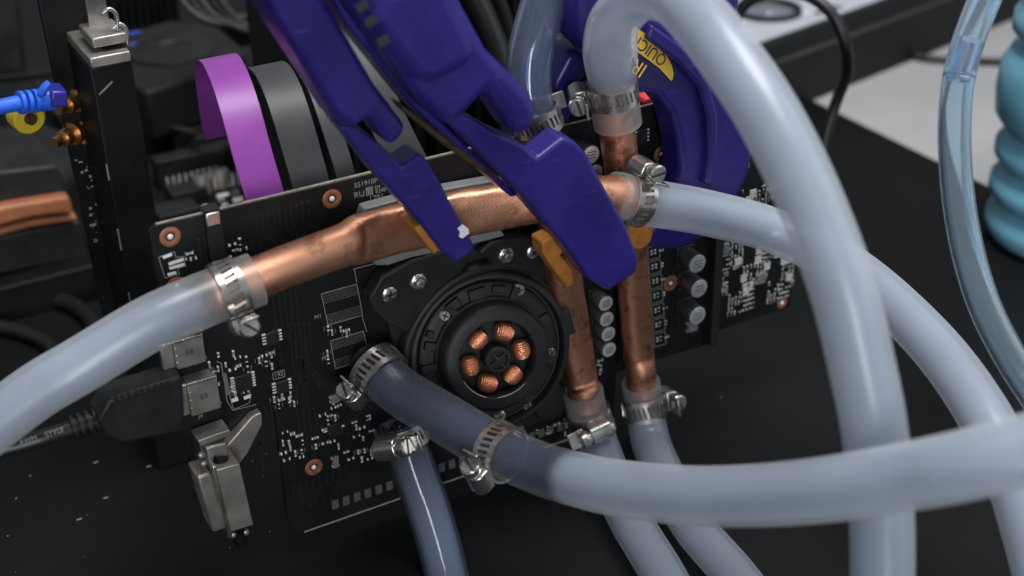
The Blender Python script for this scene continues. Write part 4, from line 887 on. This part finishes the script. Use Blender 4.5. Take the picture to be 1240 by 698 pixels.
# ------------------------------------------------------------------ right side: black case, cable, blue bellows bottle
b0, b1 = G(1030, 104, -3.1), G(1225, 25, -3.1); d = (b1 - b0); d.z = 0; d.normalize(); nn = Vector((-d.y, d.x, 0))
if nn.y < 0: nn = -nn
hgt = 38
bx = thing('black_case', 'long black equipment case with a bright plate on top, upper right', 'case', b0)
L0, L1 = -160, 420
def BP(s, t, z): return b0 + d * s + nn * t + Z * z
build('body', MB().prism([BP(L0, 0, 0), BP(L1, 0, 0), BP(L1, 160, 0), BP(L0, 160, 0)], (0, 0, hgt)), 'black_metal', bx, bevel=1.0, seg=3)
build('seam', MB().prism([BP(L0, -.5, hgt - 11), BP(L1, -.5, hgt - 11), BP(L1, .2, hgt - 11), BP(L0, .2, hgt - 11)], (0, 0, 2.0)), 'grey_ribbon', bx, bevel=.2)
tp = build('top_plate', MB().prism([BP(L0 + 3, 5, hgt + .05), BP(L1 - 3, 5, hgt + .05), BP(L1 - 3, 158, hgt + .05), BP(L0 + 3, 158, hgt + .05)], (0, 0, 1.2)), 'silver_plate', bx, bevel=.3)
fc = G(930, 14, b0.z + hgt + 1.3); build('fan_ring', MB().lathe(fc, Z, [(.0, 17), (2.0, 16.5), (2.2, 14.5), (1.2, 13.5), (.2, 13)], 40, cap=False), 'black_plastic', tp, smooth=True)
build('fan_disc', MB().lathe(fc, Z, [(.05, 13), (.4, 12), (.4, 5), (1.2, 4.4), (1.5, .5)], 36), 'lens', tp, smooth=True)
for x, y in ((991, 16), (1015, 9), (1008, 8)):
    p = G(x, y, b0.z + hgt + 1.3); build('screw_hole', MB().lathe(p, Z, [(-.1, 2.2), (.12, 2.2)], 16), 'ink', tp)
p = G(973, 15, b0.z + hgt + 1.3); build('sticker', MB().bb((p.x - 3, p.y - 3, p.z), (p.x + 3, p.y + 3, p.z + .15)), 'white_mark', tp)
cz = [D(885, 40, 545), D(900, 8, 540), D(930, -8, 535), D(975, -6, 530), D(1008, 18, 527), D(1024, 55, 530), D(1026, 88, 540), D(1012, 125, 548), D(1000, 165, 552), D(990, 215, 556)]
tag(build('cable', MB().sweep(spline(cz, 2), 2.2, 16), 'cable_black', smooth=True), 'black cable looping over the bright plate and down the front of the case', 'cable', 'loose cables in the background')
cz = [G(1090, 62, 0), G(1125, 71, -1), G(1180, 74, -1), G(1260, 76, -1)]
tag(build('cable', MB().sweep(spline(cz, 3), 2.0, 12), 'cable_black', smooth=True), 'thin black cable lying on the grey table behind the transparent hose', 'cable', 'loose cables in the background')
bc = G(1287, 290, 0)
prof = []
zs = [(0, 24), (2, 28.5), (6, 31), (10, 31), (13.5, 28.5), (15, 25), (16, 25), (17.5, 28.5), (21, 31.5), (25, 31.5), (28.5, 28.5), (30, 25), (31, 25), (32.5, 28.5), (36, 31.5), (40, 31.5), (43.5, 29), (45, 25.5), (46, 25.5), (48, 30), (53, 33.5), (62, 34.5), (72, 34), (78, 31), (80, 27), (81, 26.5), (82.5, 29), (86, 32), (92, 32), (96, 29), (98, 25), (99, 24.5), (101, 28), (105, 30.5), (112, 30.5), (117, 27), (119, 23), (121, 22), (140, 21), (150, 20)]
bt = tag(build('bellows_bottle', MB().lathe(bc, Z, [(z, r) for z, r in zs], 64), 'cyan_rubber', smooth='all'), 'blue ribbed bellows bottle at the right edge', 'bottle')

# loose lint and crumbs on the mat
mb = MB()
for k in range(22):
    x, y = random.uniform(0, 330), random.uniform(545, 698)
    if k % 5 == 0: x, y = random.uniform(620, 1240), random.uniform(430, 690)
    p = G(x, y, .15); r = random.choice((.12, .16, .2, .3)); a = random.uniform(0, 3); dx = Vector((math.cos(a), math.sin(a), 0))
    mb.box(p, (r * random.choice((1.2, 1.5, 4)), r, .2), (dx, Z.cross(dx), Z))
for x, y in ((116, 560), (184, 543), (180, 565), (128, 603), (96, 629)):
    p = G(x, y, .15); mb.box(p, (1.5, .4, .2))
o = tag(build('lint', mb, 'silk'), 'pale specks of lint scattered over the black mat', 'lint'); o['kind'] = 'stuff'
